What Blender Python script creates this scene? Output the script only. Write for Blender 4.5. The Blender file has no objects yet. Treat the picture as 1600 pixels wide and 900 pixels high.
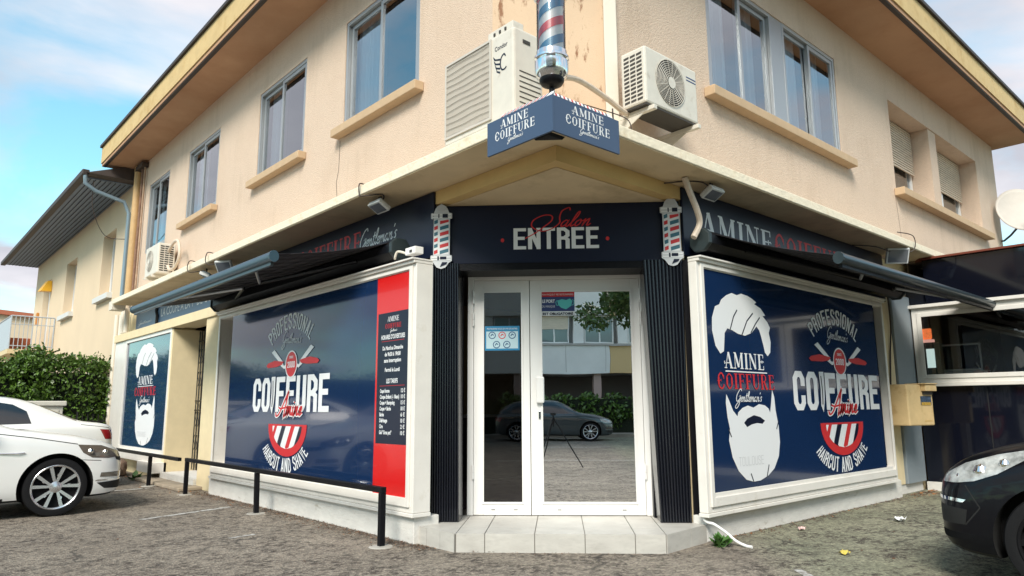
import bpy, bmesh, math, random
from mathutils import Vector, Matrix
from mathutils.geometry import tessellate_polygon
random.seed(7)
SC = bpy.context.scene
COL = SC.collection
rad = math.radians

# ------------------------------------------------------------------ camera
yaw, pitch, roll = 0.8414, 0.1666, -0.0057
fwd = Vector((math.cos(yaw)*math.cos(pitch), math.sin(yaw)*math.cos(pitch), math.sin(pitch)))
rgt = Vector((math.sin(yaw), -math.cos(yaw), 0))
up = rgt.cross(fwd)
r2 = rgt*math.cos(roll) + up*math.sin(roll)
u2 = -rgt*math.sin(roll) + up*math.cos(roll)
cam = bpy.data.cameras.new('camera'); cam.lens = 36*1107.549/1600; cam.sensor_width = 36
cam.clip_start = 0.05; cam.clip_end = 3000
co = bpy.data.objects.new('camera', cam); COL.objects.link(co)
m = Matrix((r2, u2, -fwd)).transposed().to_4x4(); m.translation = Vector((0, 0, 1.2))
co.matrix_world = m
SC.camera = co
# ------------------------------------------------------------------ world
SUN_EL, SUN_AZ = rad(42), rad(215)      # azimuth measured from +X towards +Y (where the sun stands)
W = bpy.data.worlds.new('World'); SC.world = W; W.use_nodes = True
nt = W.node_tree; nt.nodes.clear()
def N(t, **k):
    n = nt.nodes.new(t)
    for a, b in k.items(): setattr(n, a, b)
    return n
out = N('ShaderNodeOutputWorld'); bg = N('ShaderNodeBackground'); bg.inputs[1].default_value = 0.115
sky = N('ShaderNodeTexSky', sky_type='NISHITA', sun_disc=False, sun_elevation=SUN_EL, sun_rotation=rad(90)-SUN_AZ, dust_density=0.6, ozone_density=1.4)
tc = N('ShaderNodeTexCoord'); sep = N('ShaderNodeSeparateXYZ'); nt.links.new(tc.outputs['Generated'], sep.inputs[0])
add = N('ShaderNodeMath', operation='ADD'); add.inputs[1].default_value = 0.22; nt.links.new(sep.outputs[2], add.inputs[0])
mx_ = N('ShaderNodeMath', operation='MAXIMUM'); mx_.inputs[1].default_value = 0.08; nt.links.new(add.outputs[0], mx_.inputs[0])
dx = N('ShaderNodeMath', operation='DIVIDE'); dy = N('ShaderNodeMath', operation='DIVIDE')
nt.links.new(sep.outputs[0], dx.inputs[0]); nt.links.new(mx_.outputs[0], dx.inputs[1])
nt.links.new(sep.outputs[1], dy.inputs[0]); nt.links.new(mx_.outputs[0], dy.inputs[1])
cmb = N('ShaderNodeCombineXYZ'); nt.links.new(dx.outputs[0], cmb.inputs[0]); nt.links.new(dy.outputs[0], cmb.inputs[1])
mp = N('ShaderNodeMapping'); mp.inputs['Location'].default_value = (3.1, 1.7, 0); nt.links.new(cmb.outputs[0], mp.inputs[0])
n1 = N('ShaderNodeTexNoise'); n1.inputs['Scale'].default_value = 1.35; n1.inputs['Detail'].default_value = 8; n1.inputs['Roughness'].default_value = .52; n1.inputs['Distortion'].default_value = .35
nt.links.new(mp.outputs[0], n1.inputs['Vector'])
cr = N('ShaderNodeValToRGB'); cr.color_ramp.elements[0].position = .41; cr.color_ramp.elements[1].position = .57
nt.links.new(n1.outputs[0], cr.inputs[0])
n2 = N('ShaderNodeTexNoise'); n2.inputs['Scale'].default_value = 2.1; n2.inputs['Detail'].default_value = 5
nt.links.new(mp.outputs[0], n2.inputs['Vector'])
cr2 = N('ShaderNodeValToRGB'); cr2.color_ramp.elements[0].position = .35; cr2.color_ramp.elements[1].position = .68
cr2.color_ramp.elements[0].color = (2.75, 2.8, 3.15, 1); cr2.color_ramp.elements[1].color = (4.5, 4.4, 4.6, 1)
nt.links.new(n2.outputs[0], cr2.inputs[0])
tint = N('ShaderNodeMix', data_type='RGBA', blend_type='MULTIPLY'); tint.inputs[0].default_value = 1; tint.inputs[7].default_value = (1.0, 1.42, 1.2, 1)
nt.links.new(sky.outputs[0], tint.inputs[6])
mixc = N('ShaderNodeMix', data_type='RGBA'); nt.links.new(cr.outputs[0], mixc.inputs[0])
nt.links.new(tint.outputs[2], mixc.inputs[6]); nt.links.new(cr2.outputs[0], mixc.inputs[7])
nt.links.new(mixc.outputs[2], bg.inputs[0]); nt.links.new(bg.outputs[0], out.inputs[0])
# ------------------------------------------------------------------ sun
sl = bpy.data.lights.new('sun', 'SUN'); sl.energy = 2.4; sl.angle = rad(22); sl.color = (1, .94, .85)
so = bpy.data.objects.new('sun', sl); COL.objects.link(so)
sd = Vector((math.cos(SUN_AZ)*math.cos(SUN_EL), math.sin(SUN_AZ)*math.cos(SUN_EL), math.sin(SUN_EL)))
so.rotation_euler = sd.to_track_quat('Z', 'Y').to_euler(); so.location = (0, 0, 30)
SC.view_settings.view_transform = 'Standard'; SC.view_settings.look = 'None'
SC.view_settings.exposure = 0.98; SC.view_settings.gamma = 1; SC.view_settings.use_curve_mapping = False
SC.render.engine = 'CYCLES'
SC.cycles.max_bounces = 8; SC.cycles.transparent_max_bounces = 12; SC.cycles.glossy_bounces = 5

# ------------------------------------------------------------------ materials
def mat(name, col, rough=.7, metal=0., var=.0, vscale=6., bump=0., bscale=40., coat=0., spec=.5, stain=None, sscale=2., emit=None, es=1., stretch=(1, 1, 1), stpos=(.52, .7), drip=None):
    M = bpy.data.materials.new(name); M.use_nodes = True
    t = M.node_tree; b = t.nodes['Principled BSDF']
    def nn(k): return t.nodes.new(k)
    b.inputs['Roughness'].default_value = rough; b.inputs['Metallic'].default_value = metal
    b.inputs['Specular IOR Level'].default_value = spec
    b.inputs['Coat Weight'].default_value = coat; b.inputs['Coat Roughness'].default_value = .03
    b.inputs['Base Color'].default_value = (*col, 1)
    tcn = nn('ShaderNodeTexCoord'); mpn = nn('ShaderNodeMapping'); mpn.inputs['Scale'].default_value = stretch
    geo = nn('ShaderNodeNewGeometry')
    t.links.new(geo.outputs['Position'], mpn.inputs[0])
    src = None
    if var > 0:
        n = nn('ShaderNodeTexNoise'); n.inputs['Scale'].default_value = vscale; n.inputs['Detail'].default_value = 6; n.inputs['Roughness'].default_value = .6
        t.links.new(mpn.outputs[0], n.inputs['Vector'])
        r = nn('ShaderNodeValToRGB'); r.color_ramp.elements[0].position = .3; r.color_ramp.elements[1].position = .7
        r.color_ramp.elements[0].color = (*[c*(1-var) for c in col], 1); r.color_ramp.elements[1].color = (*[min(1, c*(1+var)) for c in col], 1)
        t.links.new(n.outputs[0], r.inputs[0]); src = r.outputs[0]
    if stain:
        n = nn('ShaderNodeTexNoise'); n.inputs['Scale'].default_value = sscale; n.inputs['Detail'].default_value = 9; n.inputs['Roughness'].default_value = .68
        t.links.new(mpn.outputs[0], n.inputs['Vector'])
        r = nn('ShaderNodeValToRGB'); r.color_ramp.elements[0].position = stpos[0]; r.color_ramp.elements[1].position = stpos[1]
        r.color_ramp.elements[0].color = (0, 0, 0, 1); r.color_ramp.elements[1].color = (1, 1, 1, 1)
        t.links.new(n.outputs[0], r.inputs[0])
        mx = nn('ShaderNodeMix'); mx.data_type = 'RGBA'; t.links.new(r.outputs[0], mx.inputs[0])
        if src: t.links.new(src, mx.inputs[6])
        else: mx.inputs[6].default_value = (*col, 1)
        mx.inputs[7].default_value = (*stain, 1); src = mx.outputs[2]
    if drip:
        m2 = nn('ShaderNodeMapping'); m2.inputs['Scale'].default_value = (1, 1, .09); t.links.new(geo.outputs['Position'], m2.inputs[0])
        n = nn('ShaderNodeTexNoise'); n.inputs['Scale'].default_value = 7; n.inputs['Detail'].default_value = 7; n.inputs['Roughness'].default_value = .65; t.links.new(m2.outputs[0], n.inputs['Vector'])
        n3 = nn('ShaderNodeTexNoise'); n3.inputs['Scale'].default_value = 1.1; n3.inputs['Detail'].default_value = 4; t.links.new(geo.outputs['Position'], n3.inputs['Vector'])
        mu = nn('ShaderNodeMath'); mu.operation = 'MULTIPLY'; t.links.new(n.outputs[0], mu.inputs[0]); t.links.new(n3.outputs[0], mu.inputs[1])
        r = nn('ShaderNodeValToRGB'); r.color_ramp.elements[0].position = .27; r.color_ramp.elements[1].position = .42
        r.color_ramp.elements[0].color = (0, 0, 0, 1); r.color_ramp.elements[1].color = (.33, .33, .33, 1); t.links.new(mu.outputs[0], r.inputs[0])
        mx = nn('ShaderNodeMix'); mx.data_type = 'RGBA'; t.links.new(r.outputs[0], mx.inputs[0]); t.links.new(src, mx.inputs[6]); mx.inputs[7].default_value = (*drip, 1); src = mx.outputs[2]
    if src: t.links.new(src, b.inputs['Base Color'])
    if bump > 0:
        n = nn('ShaderNodeTexNoise'); n.inputs['Scale'].default_value = bscale; n.inputs['Detail'].default_value = 5
        t.links.new(geo.outputs['Position'], n.inputs['Vector'])
        bp = nn('ShaderNodeBump'); bp.inputs['Strength'].default_value = bump; bp.inputs['Distance'].default_value = .02
        t.links.new(n.outputs[0], bp.inputs['Height']); t.links.new(bp.outputs[0], b.inputs['Normal'])
    if emit:
        b.inputs['Emission Color'].default_value = (*emit, 1); b.inputs['Emission Strength'].default_value = es
    return M

def glass(name, refl, tint=(1, 1, 1), gcol=(1, 1, 1), rough=.0):
    """thin pane: fixed part mirror (coated glass) rising with Fresnel, rest see-through"""
    M = bpy.data.materials.new(name); M.use_nodes = True; t = M.node_tree; t.nodes.clear()
    o = t.nodes.new('ShaderNodeOutputMaterial'); g = t.nodes.new('ShaderNodeBsdfGlossy'); tr = t.nodes.new('ShaderNodeBsdfTransparent')
    g.inputs['Roughness'].default_value = rough; g.inputs['Color'].default_value = (*gcol, 1); tr.inputs['Color'].default_value = (*tint, 1)
    lw = t.nodes.new('ShaderNodeFresnel'); lw.inputs[0].default_value = 1.5
    mr = t.nodes.new('ShaderNodeMapRange'); mr.inputs['To Min'].default_value = refl; mr.inputs['To Max'].default_value = 1.0
    t.links.new(lw.outputs[0], mr.inputs[0])
    mx = t.nodes.new('ShaderNodeMixShader'); t.links.new(mr.outputs[0], mx.inputs[0]); t.links.new(tr.outputs[0], mx.inputs[1]); t.links.new(g.outputs[0], mx.inputs[2])
    # gentle waviness of float glass
    n = t.nodes.new('ShaderNodeTexNoise'); n.inputs['Scale'].default_value = 1.6; geo = t.nodes.new('ShaderNodeNewGeometry')
    t.links.new(geo.outputs['Position'], n.inputs['Vector'])
    bp = t.nodes.new('ShaderNodeBump'); bp.inputs['Strength'].default_value = .06; bp.inputs['Distance'].default_value = .010
    t.links.new(n.outputs[0], bp.inputs['Height']); t.links.new(bp.outputs[0], g.inputs['Normal'])
    t.links.new(mx.outputs[0], o.inputs[0]); return M

WALL = mat('peach_render', (.63, .49, .38), .9, var=.045, vscale=24, bump=.5, bscale=70, stain=(.56, .425, .32), sscale=.9, stpos=(.5, .85), drip=(.42, .31, .22))
WALL2 = mat('stained_render', (.61, .45, .31), .9, var=.06, vscale=1.3, bump=.25, bscale=90, stain=(.26, .13, .07), sscale=7, stpos=(.55, .62), stretch=(1, 1, .35))
CREAM = mat('cream_render', (.72, .60, .38), .85, var=.05, bump=.15, bscale=80)
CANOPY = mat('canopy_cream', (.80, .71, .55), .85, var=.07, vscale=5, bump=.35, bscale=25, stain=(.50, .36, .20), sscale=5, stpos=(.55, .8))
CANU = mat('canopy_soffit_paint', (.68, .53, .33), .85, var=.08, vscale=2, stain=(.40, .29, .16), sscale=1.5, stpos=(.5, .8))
OCHRE = mat('ochre_paint', (.60, .41, .17), .8, var=.08, vscale=3)
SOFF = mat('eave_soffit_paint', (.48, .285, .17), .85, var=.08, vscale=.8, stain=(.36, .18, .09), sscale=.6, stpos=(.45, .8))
FASC = mat('yellow_fascia_paint', (.58, .42, .20), .8, var=.08, vscale=4, stain=(.44, .27, .09), sscale=3, stpos=(.5, .8))
DROOF = mat('dark_roof_edge', (.035, .025, .022), .6)
SILL = mat('tan_sill', (.52, .37, .23), .8, var=.06, vscale=8)
WHITE = mat('white_frame', (.74, .71, .66), .35, var=.05, vscale=4, stain=(.60, .55, .46), sscale=6, stpos=(.58, .8))
PVC = mat('white_pvc', (.80, .79, .77), .3)
BASEM = mat('white_base_render', (.66, .64, .60), .85, var=.08, vscale=5, bump=.3, bscale=60, stain=(.30, .25, .18), sscale=4, stpos=(.6, .8), stretch=(1, 1, 2.5))
NAVY = mat('navy_vinyl_pane', (.007, .024, .075), .10, coat=.32, spec=.3)
NAVYS = mat('navy_sign_panel', (.006, .010, .028), .32, spec=.3)
BOARD = mat('blue_grey_board', (.045, .078, .145), .45)
BLUEH = mat('blue_header', (.040, .085, .16), .4)
BLACK = mat('black_paint', (.004, .004, .006), .4, spec=.2, bump=.15, bscale=50)
BLACKM = mat('black_matte', (.01, .01, .011), .8)
FLUTE = mat('black_fluted_panel', (.005, .006, .011), .2, spec=.6)
RED = mat('red_vinyl', (.62, .008, .008), .25, coat=.3)
REDP = mat('red_print', (.55, .02, .025), .5)
WPRINT = mat('white_print', (.74, .75, .76), .5)
GPRINT = mat('grey_print', (.56, .57, .58), .5)
CHROME = mat('chrome', (.75, .76, .78), .12, metal=1)
ALU = mat('grey_aluminium', (.42, .43, .44), .35, metal=.6)
ALUB = mat('blue_aluminium', (.03, .07, .10), .4, metal=.1, coat=.12)
ANTH = mat('anthracite_bar', (.022, .035, .042), .38, metal=.2, coat=.2)
FABRIC = mat('dark_awning_fabric', (.03, .028, .034), .85)
ACW = mat('ac_beige_white', (.66, .62, .54), .5, var=.05, vscale=8, stain=(.45, .38, .30), sscale=7, stpos=(.58, .8))
ACD = mat('ac_dark_inside', (.05, .045, .04), .7)
ACG = mat('ac_grille', (.60, .56, .49), .6)
PIPEW = mat('pipe_insulation', (.62, .52, .42), .7, var=.1, vscale=20)
PIPEC = mat('cream_pipe', (.70, .64, .54), .6)
CABLE = mat('cable_dark', (.05, .035, .03), .6)
TILE = mat('grey_tile', (.50, .48, .44), .45, var=.10, vscale=10, stain=(.36, .34, .31), sscale=5, stpos=(.5, .75), stretch=(1, 1, 3))
GROUT = mat('grout', (.20, .19, .17), .9)
MIRR = glass('mirror_film_glass', .90, gcol=(.98, .99, .99))
CLEAR = glass('door_glass', .09, tint=(.78, .78, .85))
WGL = glass('window_glass', .30, tint=(.75, .80, .84), gcol=(.92, .96, 1))
KGL = glass('kiosk_glass', .07, tint=(.75, .78, .78))
CURT = mat('white_curtain', (.86, .87, .88), .9)
DARKI = mat('dark_interior', (.045, .04, .04), .9)
SHUT = mat('beige_roller_shutter', (.64, .55, .44), .8, var=.22, vscale=9, stretch=(.5, .5, 14), bump=.2)
RUBBER = mat('tyre_rubber', (.009, .009, .010), .8, bump=.1, spec=.2)
RIMS = mat('rim_silver', (.62, .63, .65), .25, metal=.85)
RIMD = mat('rim_dark', (.008, .008, .009), .85, spec=.1)
CARW = mat('white_car_paint', (.78, .78, .76), .3, coat=1)
CARB = mat('black_car_paint', (.003, .003, .005), .35, coat=.28, spec=.15)
CARG = mat('dark_grey_car_paint', (.035, .045, .05), .25, coat=1)
CARGL = mat('car_glass', (.012, .014, .016), .04, coat=1)
CARLN = mat('car_gap', (.01, .01, .01), .8)
LENS = mat('headlight_lens', (.36, .37, .36), .08, coat=1, var=.55, vscale=13)
LENSD = mat('headlight_dark', (.12, .10, .08), .08, coat=1)
LREFL = mat('lamp_reflector', (.9, .9, .88), .08, metal=1)
TAIL = mat('tail_light_red', (.30, .01, .015), .15, coat=1)
AMBER = mat('amber_lamp', (.75, .40, .03), .4)
YELP = mat('yellow_letterbox_paint', (.62, .45, .23), .5, var=.08, vscale=7, stain=(.42, .25, .09), sscale=6, stpos=(.56, .78))
HLEAF = mat('hedge_leaf', (.065, .125, .016), .4, var=.8, vscale=11)
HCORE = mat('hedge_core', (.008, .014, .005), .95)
TLEAF = mat('tree_leaf', (.05, .10, .02), .6, var=.5, vscale=3)
BARK = mat('bark', (.12, .09, .06), .9, var=.2)
IRON = mat('wrought_iron', (.012, .012, .012), .5)
GREYP = mat('grey_pillar_paint', (.24, .28, .31), .6, var=.04)
HOUSEW = mat('house_render', (.68, .54, .38), .9, var=.04, vscale=1, bump=.1, bscale=80)
LAMB = mat('blue_grey_boards', (.15, .20, .28), .6)
GUTT = mat('blue_grey_gutter', (.22, .30, .36), .4, metal=.3)
WSH = mat('white_shutter', (.66, .68, .70), .5)
TERRA = mat('terracotta', (.42, .13, .07), .8)
CABW = mat('cabinet_white', (.58, .55, .48), .5, var=.04)
BRONZE = mat('brown_red_trim', (.16, .035, .018), .4)
BLKG = mat('black_glossy_panel', (.005, .006, .012), .08, coat=.3, spec=.3)

# ------------------------------------------------------------------ object helpers
EMP = {}
def tag(o, label=None, cat=None, group=None, kind=None):
    if label: o['label'] = label
    if cat: o['category'] = cat
    if group: o['group'] = group
    if kind: o['kind'] = kind
    return o
def thing(name, label, cat, loc=(0, 0, 0), rz=0, group=None):
    o = bpy.data.objects.new(name, None); COL.objects.link(o); o.location = loc; o.rotation_euler = (0, 0, rz); o.empty_display_size = .2
    EMP[o.name] = Vector(loc)
    return tag(o, label, cat, group)
class MB:
    def __init__(s): s.v = []; s.f = []; s.m = []
    def vert(s, p): s.v.append(tuple(p)); return len(s.v)-1
    def face(s, pts, mi=0):
        i = len(s.v); s.v += [tuple(p) for p in pts]; s.f.append(list(range(i, i+len(pts)))); s.m.append(mi)
    def box(s, a, b, mi=0, c=None):
        x0, y0, z0 = [min(p, q) for p, q in zip(a, b)]; x1, y1, z1 = [max(p, q) for p, q in zip(a, b)]
        s.hexa([(x0, y0, z0), (x1, y0, z0), (x1, y1, z0), (x0, y1, z0)], [(x0, y0, z1), (x1, y0, z1), (x1, y1, z1), (x0, y1, z1)], mi)
    def hexa(s, lo, hi, mi=0):
        i = len(s.v); n = len(lo); s.v += [tuple(p) for p in lo]+[tuple(p) for p in hi]
        s.f.append([i+k for k in reversed(range(n))]); s.f.append([i+n+k for k in range(n)]); s.m += [mi, mi]
        for k in range(n):
            s.f.append([i+k, i+(k+1) % n, i+n+(k+1) % n, i+n+k]); s.m.append(mi)
    def tube(s, pts, r, seg=8, mi=0, caps=True):
        pts = [Vector(p) for p in pts]; rs = r if isinstance(r, (list, tuple)) else [r]*len(pts)
        i0 = len(s.v); prev = None
        for k, p in enumerate(pts):
            d = (pts[min(k+1, len(pts)-1)]-pts[max(k-1, 0)]).normalized()
            if prev is None:
                a = d.cross(Vector((0, 0, 1)));
                if a.length < .05: a = d.cross(Vector((1, 0, 0)))
            else: a = prev - d*prev.dot(d)
            a.normalize(); prev = a; b = d.cross(a)
            for j in range(seg):
                t = 2*math.pi*j/seg; s.v.append(tuple(p+(a*math.cos(t)+b*math.sin(t))*rs[k]))
        for k in range(len(pts)-1):
            for j in range(seg):
                a_ = i0+k*seg+j; b_ = i0+k*seg+(j+1) % seg; s.f.append([a_, b_, b_+seg, a_+seg]); s.m.append(mi)
        if caps:
            s.f.append([i0+j for j in reversed(range(seg))]); s.m.append(mi)
            s.f.append([i0+(len(pts)-1)*seg+j for j in range(seg)]); s.m.append(mi)
    def lathe(s, c, prof, seg=32, mi=0, ax='z', a0=0):
        """prof: list of (r, h)"""
        i0 = len(s.v); c = Vector(c)
        for (r, h) in prof:
            for j in range(seg):
                t = 2*math.pi*j/seg+a0; p = (r*math.cos(t), r*math.sin(t), h)
                if ax == 'y': p = (p[0], p[2], p[1])
                if ax == 'x': p = (p[2], p[0], p[1])
                s.v.append(tuple(c+Vector(p)))
        for k in range(len(prof)-1):
            for j in range(seg):
                a_ = i0+k*seg+j; b_ = i0+k*seg+(j+1) % seg; s.f.append([a_, b_, b_+seg, a_+seg]); s.m.append(mi)
        s.f.append([i0+j for j in range(seg)]); s.m.append(mi)
        s.f.append([i0+(len(prof)-1)*seg+j for j in range(seg)]); s.m.append(mi)
    def build(s, name, mats, parent=None, local=False, smooth=False, bevel=0, recalc=True, matrix=None):
        if not isinstance(mats, (list, tuple)): mats = [mats]
        me = bpy.data.meshes.new(name)
        off = Vector((0, 0, 0))
        if parent is not None and not local:
            p = parent
            while p is not None:
                off += EMP.get(p.name, Vector(p.location)); p = p.parent
        me.from_pydata([(Vector(v)-off) for v in s.v], [], s.f)
        for mm in mats: me.materials.append(mm)
        me.polygons.foreach_set('material_index', s.m)
        if recalc:
            bm = bmesh.new(); bm.from_mesh(me); bmesh.ops.recalc_face_normals(bm, faces=bm.faces); bm.to_mesh(me); bm.free()
        if smooth:
            me.polygons.foreach_set('use_smooth', [True]*len(me.polygons))
        me.update()
        o = bpy.data.objects.new(name, me); COL.objects.link(o)
        if parent is not None: o.parent = parent
        if smooth:
            try: me.set_sharp_from_angle(angle=rad(38))
            except Exception: pass
        if bevel:
            md = o.modifiers.new('bevel', 'BEVEL'); md.width = bevel; md.segments = 2; md.limit_method = 'ANGLE'; md.angle_limit = rad(50)
        return o
class Fr:
    """facade frame: u to the viewer's right, v up, d outwards"""
    def __init__(s, O, U, Nn): s.O = Vector(O); s.U = Vector(U).normalized(); s.N = Vector(Nn).normalized()
    def p(s, u, v, d=0): return s.O+s.U*u+Vector((0, 0, v))+s.N*d
    def box(s, mb, u0, u1, v0, v1, d0, d1, mi=0):
        mb.hexa([s.p(u0, v0, d0), s.p(u1, v0, d0), s.p(u1, v0, d1), s.p(u0, v0, d1)], [s.p(u0, v1, d0), s.p(u1, v1, d0), s.p(u1, v1, d1), s.p(u0, v1, d1)], mi)
    def frame(s, mb, u0, u1, v0, v1, w, d0, d1, mi=0, wb=None, wt=None):
        wb = wb or w; wt = wt or w
        s.box(mb, u0, u0+w, v0, v1, d0, d1, mi); s.box(mb, u1-w, u1, v0, v1, d0, d1, mi)
        s.box(mb, u0+w, u1-w, v0, v0+wb, d0, d1, mi); s.box(mb, u0+w, u1-w, v1-wt, v1, d0, d1, mi)
    def quad(s, mb, u0, u1, v0, v1, d, mi=0):
        mb.face([s.p(u0, v0, d), s.p(u1, v0, d), s.p(u1, v1, d), s.p(u0, v1, d)], mi)
S2 = 2**.5
XW, YW = 4.0, 3.92
FL = Fr((XW, 0, 0), (0, -1, 0), (-1, 0, 0))       # left facade: u = -Y
FR_ = Fr((0, YW, 0), (1, 0, 0), (0, -1, 0))      # right facade: u = X
def FC(s): return Fr((s/2, s/2, 0), (1/S2, -1/S2, 0), (-1/S2, -1/S2, 0))   # chamfer plane X+Y = s

# ---- flat lettering: strokes, outlines, fonts
def smooth_line(pts, n=5):
    if len(pts) < 3: return pts
    o = []; P = [pts[0]]+list(pts)+[pts[-1]]
    for i in range(1, len(P)-2):
        p0, p1, p2, p3 = P[i-1:i+3]
        for k in range(n):
            t = k/n
            o.append(tuple(.5*((2*p1[a])+(-p0[a]+p2[a])*t+(2*p0[a]-5*p1[a]+4*p2[a]-p3[a])*t*t+(-p0[a]+3*p1[a]-3*p2[a]+p3[a])*t**3) for a in (0, 1)))
    o.append(tuple(pts[-1])); return o
class Flat:
    """collects 2-D polygons, then lays them on a facade plane; each stroke a hair above the last"""
    def __init__(s): s.polys = []
    def poly(s, pts, mi=0): s.polys.append('L'); s.polys.append(([tuple(p) for p in pts], mi)); s.polys.append(None)
    def stroke(s, pts, w, mi=0):
        L = len(pts)
        l = []; r = []
        for i in range(L):
            if i == 0: dx, dy = pts[1][0]-pts[0][0], pts[1][1]-pts[0][1]; k = 1
            elif i == L-1: dx, dy = pts[-1][0]-pts[-2][0], pts[-1][1]-pts[-2][1]; k = 1
            else:
                a = (pts[i][0]-pts[i-1][0], pts[i][1]-pts[i-1][1]); b = (pts[i+1][0]-pts[i][0], pts[i+1][1]-pts[i][1])
                la = math.hypot(*a) or 1e-9; lb = math.hypot(*b) or 1e-9
                dx, dy = a[0]/la+b[0]/lb, a[1]/la+b[1]/lb
                c = math.hypot(dx, dy)/2; k = min(1/max(c, .3), 2.2)
            n = math.hypot(dx, dy) or 1e-9; nx, ny = -dy/n*w/2*k, dx/n*w/2*k
            l.append((pts[i][0]+nx, pts[i][1]+ny)); r.append((pts[i][0]-nx, pts[i][1]-ny))
        for i in range(L-1): s.polys.append(([l[i], l[i+1], r[i+1], r[i]], mi))
        s.polys.append(None)
    def add(s, other, f, mi=None):
        s.polys.append('L')
        for q in other.polys: s.polys.append(q if (q is None or q == 'L') else ([f(*p) for p in q[0]], q[1] if mi is None else mi))
    def build(s, name, mats, F, d, parent=None):
        mb = MB(); k = 0; lay = 0
        for q in s.polys:
            if q is None: k += 1; continue
            if q == 'L': lay += 1; k = 0; continue
            pts, mi = q
            dd = d+.0002*lay+.000015*(k % 12)
            if len(pts) > 4:
                tri = tessellate_polygon([[Vector((p[0], p[1], 0)) for p in pts]])
                for t in tri: mb.face([F.p(pts[i][0], pts[i][1], dd) for i in t], mi)
                k += 1
            else: mb.face([F.p(p[0], p[1], dd) for p in pts], mi)
        return mb.build(name, mats, parent, recalc=False)
# heavy condensed capitals, cell height 1
def heavy(text, wl=.44, st=.17, gap=.075):
    fl = Flat(); x = 0; a = st/2; c = .12
    for ch in text:
        w = wl; X0, X1 = x+a, x+w-a
        S = lambda *p: fl.stroke([(q[0], q[1]) for q in p], st)
        lo, hi = a, 1-a
        if ch == ' ': x += .28; continue
        if ch == 'C': S((X1, .62), (X1, hi-c), (X1-c*.6, hi), (X0+c*.6, hi), (X0, hi-c), (X0, lo+c), (X0+c*.6, lo), (X1-c*.6, lo), (X1, lo+c), (X1, .38))
        elif ch == 'O' or ch == '0': S(((X0+X1)/2, hi), (X0+c*.6, hi), (X0, hi-c), (X0, lo+c), (X0+c*.6, lo), (X1-c*.6, lo), (X1, lo+c), (X1, hi-c), (X1-c*.6, hi), ((X0+X1)/2, hi))
        elif ch == 'I': w = st; S((x+a, 0), (x+a, 1))
        elif ch == 'i': w = st*1.25
        elif ch == 'F': S((X0, 0), (X0, 1)); S((X0, hi), (x+w, hi)); S((X0, .52), (x+w-.06, .52))
        elif ch == 'E': S((X0, 0), (X0, 1)); S((X0, hi), (x+w, hi)); S((X0, .52), (x+w-.05, .52)); S((X0, lo), (x+w, lo))
        elif ch == 'U': S((X0, 1), (X0, lo+c), (X0+c*.6, lo), (X1-c*.6, lo), (X1, lo+c), (X1, 1))
        elif ch == 'R': S((X0, 0), (X0, 1)); S((X0, hi), (X1-c, hi), (X1, hi-c), (X1, .5+c), (X1-c, .5), (X0, .5)); S((X1-c*.8, .5), (X1, .42), (X1, 0))
        elif ch == 'P': S((X0, 0), (X0, 1)); S((X0, hi), (X1-c, hi), (X1, hi-c), (X1, .48+c), (X1-c, .48), (X0, .48))
        elif ch == 'N': S((X0, 0), (X0, 1)); S((X1, 0), (X1, 1)); S((X0, 1-st*.4), (X1, st*.4))
        elif ch == 'T': S((x, hi), (x+w, hi)); S((x+w/2, 0), (x+w/2, 1))
        elif ch == 'S': S((X1, .70), (X1, hi-c), (X1-c*.6, hi), (X0+c*.6, hi), (X0, hi-c), (X0, .62), (X1, .40), (X1, lo+c), (X1-c*.6, lo), (X0+c*.6, lo), (X0, lo+c), (X0, .30))
        elif ch == 'L': S((X0, 0), (X0, 1)); S((X0, lo), (x+w, lo))
        elif ch == 'A': S((X0, 0), ((X0+X1)/2, 1)); S((X1, 0), ((X0+X1)/2, 1)); S((X0+.05, .3), (X1-.05, .3))
        elif ch == 'H': S((X0, 0), (X0, 1)); S((X1, 0), (X1, 1)); S((X0, .5), (X1, .5))
        elif ch == 'D': S((X0, 0), (X0, 1)); S((X0, hi), (X1-c, hi), (X1, hi-c), (X1, lo+c), (X1-c, lo), (X0, lo))
        elif ch == 'V': S((X0, 1), ((X0+X1)/2, 0), (X1, 1))
        elif ch == 'M': w = wl*1.3; X1 = x+w-a; S((X0, 0), (X0, 1)); S((X1, 0), (X1, 1)); S((X0, 1-st*.3), ((X0+X1)/2, .25), (X1, 1-st*.3))
        elif ch == '2': S((X0, .70), (X0, hi-c), (X0+c, hi), (X1-c, hi), (X1, hi-c), (X1, .6), (X0, lo), (x+w, lo))
        elif ch == '.': w = st; S((x+a, 0), (x+a, st))
        x += w+gap
    return fl, x-gap
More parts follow.
